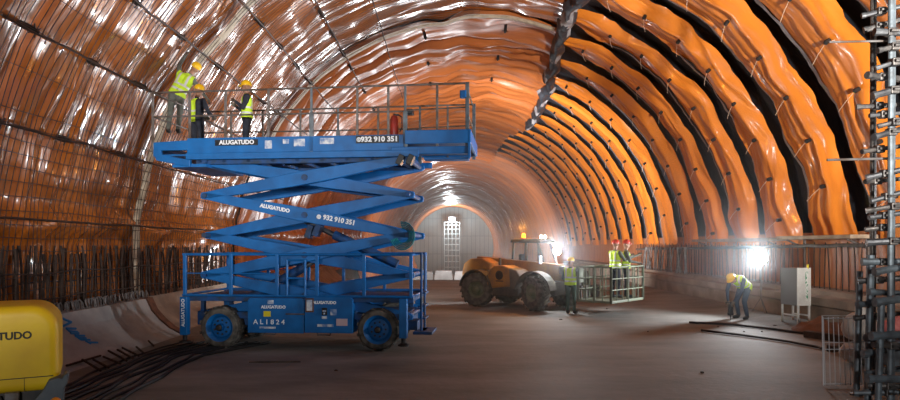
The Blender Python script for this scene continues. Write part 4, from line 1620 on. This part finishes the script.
# the strong work lamp on the boom side
b = MB(); b.lathe([(0, -0.14), (0.12, -0.12), (0.16, 0.0), (0.13, 0.0)], (1.55, 0.05, 2.08), (0.75, -0.65, 0.05), 18); wl = b.build('work_lamp', M['machine_dark'], tele)
b = MB(); b.lathe([(0.0, -0.005), (0.14, -0.005), (0.12, 0.02), (0, 0.03)], (1.55, 0.05, 2.08), (0.75, -0.65, 0.05), 18); b.build('lens', M['lamp_head'], wl)['label'] = 'glaring white lens'
b = MB(); b.tube((1.51, 0.05, 1.48), (1.51, 0.05, 1.98), 0.03, 8); b.build('lamp_stalk', M['machine_dark'], wl)
# mirror + exhaust
b = MB(); b.tube((0.9, 0.2, 1.5), (1.05, -0.25, 1.75), 0.018, 6); b.box((1.02, -0.34, 1.62), (1.08, -0.2, 1.92), 0.02); b.build('mirror', M['worn_white'], tele)
b = MB(); b.tube((-0.6, -0.5, 1.5), (-0.6, -0.5, 1.82), 0.05, 10); b.build('exhaust', M['machine_dark'], tele)

# man basket on the forks
bas = thing('man_basket', 'pale green steel man basket carried on the telehandler forks', 'basket', T(3.70, 0, 0.435), TA)
b = MB()
b.box((-0.62, -1.15, 0.0), (0.62, 1.15, 0.06), 0.01)
b.build('basket_floor', M['basket'], bas)


def cage_side(p, q, n):
    p, q = Vector(p), Vector(q)
    b = MB()
    for z in (0.06, 0.42, 0.78, 1.15):
        b.tube(p + Vector((0, 0, z)), q + Vector((0, 0, z)), 0.026 if z in (0.06, 1.15) else 0.018, 6)
    for k in range(n + 1):
        c = p.lerp(q, k / n)
        b.tube(c, c + Vector((0, 0, 1.16)), 0.045 if k in (0, n // 2, n) else 0.022, 6)
    b.build('side_grille', M['basket'], bas)


cage_side((-0.60, -1.13, 0), (-0.60, 1.13, 0), 6)
cage_side((0.60, -1.13, 0), (0.60, 1.13, 0), 6)
cage_side((-0.60, -1.13, 0), (0.60, -1.13, 0), 4)
cage_side((-0.60, 1.13, 0), (0.60, 1.13, 0), 4)
b = MB(); b.box((-0.64, -1.16, 0.62), (-0.60, -0.72, 1.10), 0.01); b.build('kick_panel', M['basket'], bas)
p = T(3.62, 0.45, 0.497)
person('person', 'worker in red helmet standing in the man basket, left one, head turned to the wall', p, R_(-60),
       standing(el=(-0.26, 0.10, 1.16), wl=(-0.20, 0.32, 1.10), er=(0.28, 0.12, 1.20), wr=(0.30, 0.34, 1.30)),
       cols('greycloth', 'navy'), M['rhelm'], 1.08)
p = T(3.85, 0.78, 0.497)
person('person', 'worker in red helmet standing in the man basket, right one, arm held out', p, R_(-100),
       standing(el=(-0.36, 0.16, 1.26), wl=(-0.44, 0.40, 1.34), er=(0.27, 0.1, 1.16), wr=(0.2, 0.32, 1.12)),
       cols('greycloth', 'navy'), M['rhelm'], 1.08)

# ------------------------------------------------------------------ yellow tank bottom left
tk = thing('towable_tank', 'yellow rounded towable tank with dark lettering in the lower left corner', 'tank', (-4.68, 7.66, 0), R_(29))
tk.scale = (0.97, 0.97, 0.965)
b = MB()
prof_t = []
for (cx_, cz_, r, a0, a1) in ((-0.30, 1.34, 0.30, 0, 90), (-2.10, 1.34, 0.30, 90, 180), (-2.10, 0.74, 0.14, 180, 270), (-0.16, 0.74, 0.16, 270, 360)):
    for k in range(8):
        a = R_(a0 + (a1 - a0) * k / 7)
        prof_t.append((cx_ + math.cos(a) * r, cz_ + math.sin(a) * r))
b.prism(prof_t, 'y', 0.0, 1.15)
t_body = b.build('tank_shell', M['tanyellow'], tk)
bv = t_body.modifiers.new('bevel', 'BEVEL'); bv.width = 0.11; bv.segments = 4; bv.angle_limit = R_(50)
t_body.data.polygons.foreach_set('use_smooth', [True] * len(t_body.data.polygons))
b = MB(); b.box((-2.2, -0.004, 0.765), (-0.06, 0.012, 0.775)); b.box((-0.36, -0.006, 0.60), (-0.355, 0.0, 0.775)); b.build('shell_seam', M['ink'], t_body)
text('lettering', 'ALUGA TUDO', 0.125, (-0.28, -0.004, 1.285), FRONT, M['ink'], t_body, bold=0.004, sx=0.95, align='RIGHT')
b = MB()
b.prism([(-0.40, 0.12), (-0.30, 0.45), (-0.16, 0.62), (-0.10, 0.74), (0.0, 0.76), (0.04, 0.74), (0.06, 0.80), (0.11, 0.80), (0.10, 0.70), (0.06, 0.62), (0.05, 0.40), (0.02, 0.12)], 'y', -0.14, 0.16, 0.02)
mg = b.build('mudguard', M['guard'], tk)
b = MB(); b.lathe([(0.06, 0), (0.058, 0.02), (0.03, 0.035), (0, 0.036)], (-0.03, -0.14, 0.47), (0, -1, 0), 16); b.build('side_lamp', M['amber'], mg)['label'] = 'orange side lamp'
b = MB(); b.box((-0.55, -0.10, 0.50), (-0.40, 0.0, 0.62), 0.01); b.tube((-0.62, -0.05, 0.58), (-0.5, -0.05, 0.30), 0.03, 8); b.tube((-0.40, -0.05, 0.36), (-0.5, -0.05, 0.30), 0.03, 8); b.build('bracket', M['rail'], tk)
b = MB(); b.box((-2.3, 0.05, 0.44), (-0.05, 1.1, 0.60), 0.02); b.build('frame', M['dark_steel'], tk)
for y in (0.02, 1.13):
    b = MB(); b.lathe([(0.16, -0.09), (0.30, -0.09), (0.32, -0.04), (0.32, 0.04), (0.30, 0.09), (0.16, 0.09)], (-1.15, y, 0.32), (0, 1, 0), 28); b.build('wheel', M['rubber'], tk, True)
b = MB(); b.tube((-1.15, 0.02, 0.32), (-1.15, 1.13, 0.32), 0.05, 10); b.build('axle', M['dark_steel'], tk)
b = MB(); b.tube((-0.2, 0.57, 0.0), (-0.2, 0.57, 0.5), 0.04, 10); b.lathe([(0.1, 0), (0.1, 0.03), (0, 0.03)], (-0.2, 0.57, 0.0), (0, 0, 1), 12); b.build('prop_stand', M['dark_steel'], tk)

# ------------------------------------------------------------------ scaffold bundle on the right edge
SY = 9.2
sx0 = (890 - HX) / F * SY
scf = thing('scaffold_tower', 'tall cluster of clamped scaffold tubes at the right edge of the view', 'scaffold', (sx0, SY, 0))
for k, (dx, dy, r) in enumerate(((0.0, 0.0, 0.04), (0.11, 0.12, 0.036), (0.30, -0.05, 0.045), (0.62, 0.35, 0.045), (0.34, 0.9, 0.045), (0.76, 1.1, 0.045))):
    b = MB()
    b.tube((dx, dy, 0.0), (dx + 0.02, dy, 6.9), r, 10)
    b.lathe([(0.10, 0), (0.10, 0.02), (0.05, 0.03), (0, 0.03)], (dx, dy, 0.0), (0, 0, 1), 12)
    b.build('standard', M['bluegrey'] if k in (0, 1) else M['scaf_dark'], scf)
rs = random.Random(21)
rows_z = [(5, 1.0, .05), (18, .6, .06), (33, 1.0, .07), (47, 1.2, .05), (62, .9, .045), (74, 1.35, .065), (90, 1.5, .07), (102, 1.0, .05), (112, .7, .04), (121, .9, .045), (131, 1.1, .06),
          (146, 1.2, .045), (171, 1.1, .06), (178, .8, .045), (194, 1.0, .05), (206, 1.3, .05), (214, .8, .05), (226, .8, .045), (241, .7, .07), (262, .9, .07),
          (280, .6, .06), (303, .9, .06), (318, .7, .05), (338, 1.1, .07), (345, .8, .05), (371, 1.2, .04), (386, .9, .06), (393, 1.0, .05)]
for i, (py, ln, r) in enumerate(rows_z):
    z = CH - (py - HY) / F * SY
    if z < 0.08:
        z = 0.08 + 0.03 * (i % 3)
    a = R_(rs.uniform(-28, 18))
    dy = rs.uniform(-0.12, 0.35)
    tz = rs.uniform(-0.02, 0.10) if z > 2.3 else rs.uniform(-0.02, 0.05)
    L0 = -0.10 - (0.13 if z > 2.4 else 0.24) * ln * rs.uniform(0.7, 1.2)
    P = Vector((L0, dy + L0 * math.sin(a), z - tz))
    Q = Vector((0.75, dy + 0.75 * math.sin(a), z + tz * 2))
    b = MB()
    rr_ = r * 0.72
    b.tube(P, Q, rr_, 10)
    d = (Q - P).normalized()
    b.tube(P - d * 0.005, P + d * 0.05, rr_ * 1.18, 10)
    tb = b.build('ledger_tube', M['grey_steel'] if i % 2 == 0 and z > 2.2 else (M['bluegrey'] if z < 2.2 and i % 2 else M['scaf_dark']), scf)
    b = MB()
    c = P + d * ((0.0 - P.x) / d.x)
    b.box(c - Vector((0.06, 0.06, 0.055)), c + Vector((0.06, 0.06, 0.055)), 0.015)
    b.tube(c + Vector((-0.05, -0.09, 0)), c + Vector((0.06, -0.09, 0)), 0.022, 6)
    b.build('coupler', M['scaf_dark'], tb)
for k, (dx, dy, h, r) in enumerate(((-0.16, 0.25, 2.15, 0.05), (-0.24, -0.1, 1.55, 0.045), (0.05, -0.3, 2.4, 0.05), (-0.10, 0.6, 1.9, 0.045))):
    b = MB()
    b.tube((dx, dy, 0.0), (dx + 0.05, dy, h), r, 10)
    b.lathe([(0.09, 0), (0.09, 0.02), (0.05, 0.03), (0, 0.03)], (dx, dy, 0.0), (0, 0, 1), 12)
    b.build('short_standard', M['bluegrey'], scf)
for k, (z, y, x0, r) in enumerate(((1.92, -0.12, -0.30, 0.05), (1.62, 0.12, -0.22, 0.045), (1.50, -0.22, -0.36, 0.055), (1.02, -0.2, -0.40, 0.055), (0.72, 0.1, -0.32, 0.05), (0.42, -0.2, -0.45, 0.055))):
    b = MB()
    b.tube((x0, y, z), (0.7, y + 0.2, z + (0.14, -0.06, 0.10, 0.02, 0.12, -0.05, 0.08)[k]), r, 10)
    b.tube((x0 - 0.01, y, z), (x0 + 0.06, y, z), r * 1.2, 10)
    b.build('ledger_tube', M['bluegrey'], scf)
for (pxl, py, rad) in ((829, 42, 0.016), (827, 160, 0.018)):
    b = MB()
    q = at(pxl, py, SY + 0.1) - Vector((sx0, SY, 0))
    b.tube(q, (0.5, 0.15, q.z + 0.04), rad, 8)
    b.build('tie_rod', M['rail'], scf)
for (py, m_, x) in ((30, 'red', 0.22), (55, 'red', 0.18), (100, 'amber', 0.2)):
    z = CH - (py - HY) / F * SY
    b = MB(); b.box((x, -0.02, z - 0.1), (x + 0.06, 0.05, z + 0.14), 0.01); b.build('clamp_tag', M[m_ if m_ != 'amber' else 'formwood'], scf)

# wire panel leaning in front
pn = thing('wire_fence', 'pale thin wire fence section leaning near the scaffold tubes', 'panel', at(842, 384, 10.3) * 1)
pn.location = (at(842, 386, 10.4).x, 10.4, 0.02)
b = MB()
for k in range(8):
    x = -0.27 + 0.082 * k
    b.tube((x, 0, 0.0), (x + 0.13, 0.28, 1.08), 0.007, 5)
for (f) in (0.02, 0.52, 0.62, 0.98):
    b.tube((-0.29 + 0.13 * f, 0.28 * f, 1.08 * f), (0.33 + 0.13 * f, 0.28 * f, 1.08 * f), 0.008, 5)
b.build('wire_grid', M['panel_wire'], pn)
b = MB(); b.path([(-0.30, 0, 0), (-0.16, 0.28, 1.10), (0.46, 0.28, 1.10), (0.32, 0, 0)], 0.012, 6); b.build('edge_frame', M['panel_wire'], pn)

# ------------------------------------------------------------------ right-hand clutter
cb = thing('electrical_cabinet', 'white electrical cabinet on legs beside the right kerb', 'cabinet', (10.0, 18.55, 0), R_(-78))
cb.scale = (0.9, 0.9, 0.95)
b = MB(); b.box((-0.36, -0.24, 0.60), (0.36, 0.24, 1.72), 0.015); b.build('cabinet_body', M['cabinet_grey'], cb)
cb2 = MB(); cb2.box((0.362, -0.25, 0.60), (0.40, 0.25, 1.74), 0.01); d_ = cb2.build('cabinet_door', M['cabinet'], cb); d_['label'] = 'white door with worn green lettering running down it'
b = MB(); b.box((0.401, 0.04, 0.75), (0.404, 0.13, 1.62)); b.build('worn_green_lettering', M['worn_green'], d_)
for x in (-0.33, 0.37):
    for y in (-0.2, 0.2):
        b = MB(); b.box((x - 0.025, y - 0.025, 0), (x + 0.025, y + 0.025, 0.62)); b.build('leg', M['cabinet'], cb)
b = MB(); b.box((-0.33, 0.18, 0.28), (0.37, 0.22, 0.32)); b.box((-0.33, -0.22, 0.28), (0.37, -0.18, 0.32)); b.build('leg_brace', M['cabinet'], cb)
b = MB(); b.tube((0.38, 0.14, 1.7), (0.38, 0.14, 1.84), 0.03, 8); b.build('top_knob', M['yellow_decal'], cb)

lampT = thing('flood_lamp', 'glaring white flood lamp on a stand in front of the right kerb', 'lamp', (10.35, 21.3, 0), 0)
b = MB()
for k in range(3):
    a = 2 * PI * k / 3 + 0.5
    b.tube((0, 0, 0.55), (math.cos(a) * 0.32, math.sin(a) * 0.32, 0.0), 0.014, 6)
b.build('tripod', M['rail'], lampT)
b = MB(); b.tube((0, 0, 0.5), (0, 0, 1.66), 0.018, 8); b.build('pole', M['rail'], lampT)
LD = Vector((-0.52, -0.85, 0.02)).normalized()
b = MB(); b.lathe([(0, -0.16), (0.16, -0.14), (0.22, 0.0), (0.19, 0.0)], (0, 0, 1.86), LD, 20); hd = b.build('lamp_housing', M['dark_steel'], lampT)
b = MB(); b.lathe([(0, -0.004), (0.20, -0.004), (0.17, 0.03), (0, 0.04)], (0, 0, 1.86), LD, 20); b.build('lens', M['lamp_white'], hd)['label'] = 'glaring white lens'
b = MB(); b.path([(-0.2, 0.1, 1.86), (-0.12, 0.1, 1.66), (0.12, 0.05, 1.66), (0.2, 0, 1.86)], 0.012, 6); b.build('yoke', M['rail'], hd)


def heap(name, label, cat, c, sx, sy, sz, m, seed, smooth=True, n=22):
    rows = []
    for i in range(n + 1):
        rr = []
        for j in range(n + 1):
            x, y = -1 + 2 * i / n, -1 + 2 * j / n
            d = min(1, math.hypot(x, y))
            z = (max(0, 1 - d) ** 0.6) * (0.75 + 0.5 * noise.noise(Vector((x * 2, y * 2, seed)))) + 0.10 * noise.noise(Vector((x * 6, y * 6, seed))) * (1 - d)
            rr.append((x * sx, y * sy, max(-0.02, z * sz - 0.02)))
        rows.append(rr)
    rows.append([(-p[0] * 0 + rows[-1][0][0], p[1], -0.03) for p in rows[-1]])
    o = grid_mesh(name, rows, m, smooth=smooth)
    o.location = c
    return tag(o, label, cat)


heap('tarp_heap', 'brown tarp lying in a crumpled heap right of the electrical cabinet', 'tarp', (9.85, 17.0, 0.0), 0.72, 0.75, 0.50, M['tarp'], 4.2)
b = MB(); b.ball((0, 0, 0.28), 0.34, (1.0, 0.8, 0.85), 3)
for v in b.bm.verts:
    v.co += v.co.normalized() * 0.07 * noise.noise(v.co * 5)
b.tube((0, 0, 0.5), (0.05, 0, 0.66), 0.09, 8, 0.14)
tag(b.build('sack', M['sack'], smooth=True), 'white filled sack on the floor behind the scaffold tubes, upright', 'sack').location = (7.95, 12.4, 0.42)
b = MB(); b.ball((0, 0, 0.22), 0.33, (1.3, 0.9, 0.68), 3)
for v in b.bm.verts:
    v.co += v.co.normalized() * 0.06 * noise.noise(v.co * 5 + Vector((3, 1, 2)))
tag(b.build('sack', M['sack'], smooth=True), 'white slumped sack lowest of the pile behind the scaffold tubes', 'sack').location = (7.95, 12.35, 0.0)
b = MB(); b.ball((0, 0, 0.2), 0.28, (1.2, 0.8, 0.7), 3)
for v in b.bm.verts:
    v.co += v.co.normalized() * 0.09 * noise.noise(v.co * 6 + Vector((8, 1, 2)))
tag(b.build('cloth_bundle', M['pinkcloth'], smooth=True), 'faded red cloth bundle beside the white sacks', 'cloth').location = (8.35, 11.9, 0.55)
b = MB(); b.box((-0.45, -0.4, 0), (0.45, 0.4, 0.55), 0.02)
tag(b.build('crate', M['bluegrey']), 'blue grey steel crate under the red cloth bundle', 'crate').location = (8.5, 12.0, 0.0)
b = MB(); b.lathe([(0, 0), (0.08, 0), (0.085, 0.02), (0.085, 0.26), (0.04, 0.33), (0.035, 0.38), (0, 0.38)], (0, 0, 0), (0, 0, 1), 14)
tag(b.build('jerrycan', M['greenpl'], smooth=True), 'dark green plastic canister by the white sacks', 'canister').location = (7.62, 11.6, 0.0)


# loose floor items
def cable(name, label, cat, pts, r, m, wob=0.06, seed=1, n=10):
    out = []
    for a, c in zip(pts, pts[1:]):
        for k in range(n):
            f = k / n
            q = Vector(a).lerp(Vector(c), f)
            q.x += wob * noise.noise(Vector((q.y * 0.9, seed, q.x * .5)))
            q.y += wob * 2 * noise.noise(Vector((q.x * 0.7, seed + 4, 1)))
            out.append(q)
    out.append(Vector(pts[-1]))
    b = MB()
    b.path(out, r, 7)
    return tag(b.build(name, m, smooth=True), label, cat)


def fl(px, py, z=0.0):
    Y = F * (CH - z) / (py - HY)
    return ((px - HX) / F * Y, Y, z)


cable('cable', 'thick black cable on the floor running past the bent worker to the right', 'cable', [fl(690, 322, .04), fl(740, 326, .04), fl(790, 331, .04), fl(850, 336, .04)], 0.032, M['cable'], 0.22, 3)
cable('cable', 'thick black cable on the bare floor, nearer than the bent worker', 'cable', [fl(702, 330, .04), fl(745, 335, .04), fl(795, 343, .04), fl(822, 348.5, .04)], 0.03, M['cable'], 0.2, 8)
for i, (p, q, w_, h_, lab) in enumerate((((806, 337), (866, 345), 0.22, 0.16, 'dark timber beam on the floor behind the pale wire panel'), ((830, 352), (888, 343), 0.16, 0.14, 'dark timber beam lying crosswise below the pale wire panel top'))):
    A, B = Vector(fl(*p)), Vector(fl(*q))
    b = MB()
    L = (B - A).length
    b.box((0, -w_ / 2, 0), (L, w_ / 2, h_), 0.012)
    o = tag(b.build('timber_beam', M['timber']), lab, 'beam')
    o.location = A
    o.rotation_euler = (0, 0, math.atan2(B.y - A.y, B.x - A.x))
# hoses along the foot of the left slab
for k in range(9):
    X = -6.45 + 0.16 * k + (0.02 if k % 2 else 0)
    cable('hose', 'dark hose along the foot of the left slab, %s' % ['nearest the slab', 'second from the slab', 'third from the slab', 'fourth from the slab', 'fifth from the slab', 'sixth from the slab', 'seventh from the slab', 'eighth from the slab', 'farthest from the slab'][k], 'hose',
          [(X + 0.35, 8.6, 0.03), (X + 0.15, 11, 0.03), (X, 13.2, 0.03), (X + 0.15 + 0.1 * k, 15.0, 0.03)], 0.02 + 0.005 * (k % 3), M['cable'], 0.14, k * 3 + 1).__setitem__('group', 'hoses on the floor by the left slab')
# bars lying on the slab face
segs_ = [((66, 367), (100, 357)), ((82, 361), (100, 372)), ((93, 361), (108, 369)), ((103, 358), (120, 365)), ((108, 352), (126, 362)), ((117, 351), (133, 360)), ((122, 349), (138, 357)), ((136, 348), (144, 355)), ((148, 342), (153, 347))]
for i, (p, q) in enumerate(segs_):
    def on(pp):
        # meet the slab foot region: walk along the view ray to the slab face
        best = None
        for k in range(400):
            Y = 9 + 0.025 * k
            w = at(pp[0], pp[1], Y)
            # height of slab at this x
            xs = -w.x
            zz = 0
            for (a, c) in zip(prof[:5], prof[1:6]):
                if -a[0] <= xs <= -c[0]:
                    zz = a[1] + (c[1] - a[1]) * (xs + a[0]) / (-c[0] + a[0])
            if w.z <= zz + 0.02:
                return w + Vector((0.02, -0.02, 0.03))
        return w
    A, B = on(p), on(q)
    b = MB()
    b.tube(Vector((0, 0, 0)), B - A, 0.022, 7)
    o = tag(b.build('loose_bar', M['rebar']), ['long rusty bar lying along the slab foot near the yellow tank', 'loose rusty bar across the slab foot, nearest the yellow tank', 'loose rusty bar across the slab foot, second from the yellow tank', 'loose rusty bar across the slab foot, third from the yellow tank', 'loose rusty bar across the slab foot, fourth from the yellow tank', 'loose rusty bar across the slab foot, fifth from the yellow tank', 'loose rusty bar across the slab foot, sixth from the yellow tank', 'loose rusty bar across the slab foot, seventh from the yellow tank', 'short loose rusty bar nearest the formwork board'][i], 'rebar', 'loose bars at the slab foot')
    o.location = A
# small stones on the floor
st = MB(); st.ball((0, 0, 0.03), 0.06, (1.2, 0.9, 0.6), 1)
for v in st.bm.verts:
    v.co += v.co.normalized() * 0.015 * noise.noise(v.co * 30)
stone = st.build('stone', M['timber'])
for i, (px, py) in enumerate(((561, 320), (648, 332), (702, 373), (697, 324), (744, 332), (762, 332), (607, 309), (336, 371), (718, 327), (775, 326), (781, 320), (768, 322))):
    o = stone if i == 0 else stone.copy()
    if i:
        COL.objects.link(o)
    o.location = fl(px, py)
    o.rotation_euler = (0, 0, i * 1.3)
    o.scale = (0.55, 0.5, 0.5) if i % 3 else (0.9, 0.7, 0.55)
    tag(o, 'small dark stone on the open floor', 'stone', 'stones scattered on the floor')
b = MB(); b.prism([(-0.5, -0.03), (-0.2, -0.07), (0.5, 0.0), (0.48, 0.05), (-0.3, 0.03)], 'z', 0.0, 0.025)
tag(b.build('stick', M['timber']), 'dark flat stick on the floor in front of the scissor lift', 'stick').location = Vector(fl(275, 362.5))
# barrier blocks before the ramp
for i, (x0, x1, h, lab) in enumerate(((-2.6, -1.1, 0.55, 'left'), (-1.05, 0.2, 0.62, 'middle'), (0.26, 1.6, 0.58, 'right'))):
    b = MB()
    b.prism([(x0, 0), (x1, 0), (x1 - 0.05, h * 0.6), (x1 - 0.1, h), (x0 + 0.1, h), (x0 + 0.05, h * 0.6)], 'y', 42.2, 42.8, 0.03)
    tag(b.build('barrier_block', M['concrete'], offset=((x0 + x1) / 2, 42.5, 0)), '%s pale concrete block of the far barrier row' % lab, 'barrier', 'barrier blocks at the far edge of the floor')
b = MB()
for k in range(2):
    b.lathe([(1.35, -0.04 + 0.5 * k), (1.42, -0.04 + .5 * k), (1.42, 0.04 + .5 * k), (1.35, 0.04 + .5 * k)], (0, 0, 1.42), (0, 1, 0), 36)
for k in range(10):
    a = 2 * PI * k / 10
    b.tube((math.cos(a) * 1.385, 0, 1.42 + math.sin(a) * 1.385), (math.cos(a) * 1.385, 0.5, 1.42 + math.sin(a) * 1.385), 0.03, 6)
o = tag(b.build('cable_hoop', M['pale_frame']), 'large pale round hoop standing before the far wall', 'hoop')
o.location = (0.0, 60, floor_z(0, 60.2) + 0.02)
# pale scaffold frame with lamp in front of the bulkhead
ff = thing('access_frame', 'tall pale scaffold frame standing against the far grey wall', 'scaffold', (0.5, 158, -5.2))
b = MB()
for x in (-1.9, -0.95, 0, 0.95, 1.9):
    b.tube((x, 0, 0), (x, 0, 13.2), 0.11, 6)
b.build('standard', M['pale_frame'], ff)
for z in (2, 3.4, 4.8, 6.2, 7.6, 9.0, 10.2, 11.4, 12.4, 13.1):
    b = MB(); b.tube((-1.9, 0, z), (1.9, 0, z), 0.085, 6); b.build('ledger', M['pale_frame'], ff)
fl_ = thing('far_lamp', 'white lamp glowing on top of the far scaffold frame', 'lamp', (0.5, 158, 8.0))
b = MB(); b.ball((0, -0.3, 0.6), 0.75, (1, 0.6, 0.8), 2); b.build('bulb', M['lamp_far'], fl_, True)
b = MB(); b.box((-0.9, 0.15, 0), (0.9, 0.4, 1.3), 0.05); b.tube((0, 0, 0.0), (0, 0, 0.2), 0.1, 6); b.build('reflector', M['grey_steel'], fl_)

# ------------------------------------------------------------------ lights
def light(kind, name, loc, power, color=(1, 1, 1), size=0.3, target=None, angle=100, blend=0.6):
    ld = bpy.data.lights.new(name, kind)
    ld.energy = power
    ld.color = color
    if kind == 'AREA':
        ld.size = size
    else:
        ld.shadow_soft_size = size
    if kind == 'SPOT':
        ld.spot_size = R_(angle)
        ld.spot_blend = blend
    o = bpy.data.objects.new(name, ld)
    COL.objects.link(o)
    o.location = loc
    if target is not None:
        o.rotation_euler = (Vector(target) - Vector(loc)).to_track_quat('-Z', 'Y').to_euler()
    return o


# unseen floods behind the camera, aimed up at the lining
light('SPOT', 'site_flood_behind', (5.8, -5.5, 2.7), 54000, (1.0, 0.95, 0.88), 0.35, (11.0, 16, 10.5), 56, 0.9)
light('SPOT', 'site_flood_behind', (-3.5, -6.0, 3.0), 15000, (1.0, 0.95, 0.9), 0.5, (-7.5, 17, 9.5), 50, 0.9)
light('SPOT', 'added_fill_side', (9.9, 10.0, 2.4), 5500, (0.95, 0.97, 1.0), 0.25, (-7.5, 19, 8.0), 60, 0.7)  # unseen lamp added for white streaks on the left membrane
light('SPOT', 'lamp_throw', (10.2, 21.0, 1.86), 2000, (0.92, 0.97, 1.0), 0.2, (-6, 16, 6.0), 138, 0.8)
light('POINT', 'telehandler_throw', tuple(T(1.70, -0.09, 2.09)), 180, (0.92, 0.97, 1.0), 0.15)
light('SPOT', 'telehandler_beam', tuple(T(1.62, -0.02, 2.09)), 1100, (0.92, 0.97, 1.0), 0.15, (1.5, 4, 3.4), 34, 0.9)
light('POINT', 'beacon_throw', tuple(T(-0.10, 0.32, 2.95)), 220, (1.0, 0.35, 0.04), 0.1)
light('SPOT', 'added_fill_low', (-0.5, -4.0, 3.4), 1300, (0.95, 0.98, 1.0), 0.4, (-5.6, 9.5, 1.4), 34, 0.9)  # unseen fill added to brighten the yellow tank and left slab
light('SPOT', 'added_fill_low', (1.5, -4.0, 3.4), 2000, (1.0, 0.97, 0.95), 0.4, (7.0, 10, 1.8), 36, 0.9)  # fill light added for the dim scaffold tubes on the right
light('SPOT', 'added_fill_low', (0.5, -5.0, 2.6), 1700, (0.93, 0.98, 1.0), 0.4, (-3.0, 14, 3.4), 28, 0.9)  # added light from out of view that lifts the blue scissor lift
light('SPOT', 'added_fill_low', (0.2, -5.0, 2.8), 3500, (1.0, 0.97, 0.92), 0.4, (3.2, 24, 1.6), 15, 0.9)  # narrow unseen spot added to brighten the telehandler
# lamps added out of sight behind lift and telehandler, for crown and wall light
light('SPOT', 'added_fill_mid', (-3.0, 19.5, 0.8), 24000, (1.0, 0.96, 0.93), 0.3, (2.5, 52, 10.0), 56, 0.9)
light('SPOT', 'added_fill_mid', (4.0, 27.0, 1.0), 6000, (0.92, 0.96, 1.0), 0.3, (-9, 18, 4.5), 70, 0.8)
light('SPOT', 'added_fill_mid', (1.2, 27.5, 0.6), 20000, (1.0, 0.96, 0.94), 0.3, (9.5, 46, 8), 80, 0.8)
# unseen lamps added below the ramp edge for membrane highlights and the far lining
light('SPOT', 'added_fill_ramp', (5.0, 52, -1.3), 12000, (0.93, 0.97, 1.0), 0.7, (-7.5, 21, 7.5), 46, 0.7)
light('SPOT', 'added_fill_ramp', (-2.0, 52, -1.4), 1500, (0.93, 0.97, 1.0), 0.7, (-2, 26, 11.5), 50, 0.8)
light('SPOT', 'added_fill_ramp', (1.5, 60, -1.6), 14000, (1.0, 0.95, 0.9), 0.4, (0, 84, 8), 120, 0.8)
light('POINT', 'far_throw', (0.5, 155.5, 8.6), 4000, (0.9, 0.98, 1.0), 0.6)

# haze volume added round the machines so that the lamps glow
for y0, y1, dens, lab in ((16.6, 30.0, 0.0065, 'pale haze around the telehandler and flood lamp, added for lamp glow'),):
    b = MB()
    b.box((-4.5, y0, 0.02), (10.45, y1, 6.5))
    hz = bpy.data.materials.new('glow_haze')
    hz.use_nodes = True
    nt = hz.node_tree
    nt.nodes.remove(nt.nodes['Principled BSDF'])
    vs = nt.nodes.new('ShaderNodeVolumeScatter')
    vs.inputs['Density'].default_value = dens
    vs.inputs['Anisotropy'].default_value = 0.8
    vs.inputs['Color'].default_value = (0.9, 0.93, 0.95, 1)
    nt.links.new(vs.outputs['Volume'], nt.nodes['Material Output'].inputs['Volume'])
    tag(b.build('glow_haze', hz), lab, 'haze', kind='stuff')

w = bpy.data.worlds.new('tunnel_air')
w.use_nodes = True
w.node_tree.nodes['Background'].inputs['Color'].default_value = (0.6, 0.62, 0.7, 1)
w.node_tree.nodes['Background'].inputs['Strength'].default_value = 0.05
S.world = w

# ------------------------------------------------------------------ camera
cd = bpy.data.cameras.new('camera')
cd.sensor_width = 36.0
cd.lens = 36.0 * F / 900.0
cd.shift_y = 45.0 / 900.0
cd.clip_end = 400
cam = bpy.data.objects.new('camera', cd)
COL.objects.link(cam)
cam.location = (0, 0, CH)
cam.rotation_euler = (R_(90), 0, 0)
S.camera = cam

S.view_settings.view_transform = 'Standard'
S.view_settings.look = 'None'
S.view_settings.gamma = 1.0
S.view_settings.use_curve_mapping = False
S.view_settings.exposure = 0.0
S.cycles.use_denoising = True
S.cycles.max_bounces = 8
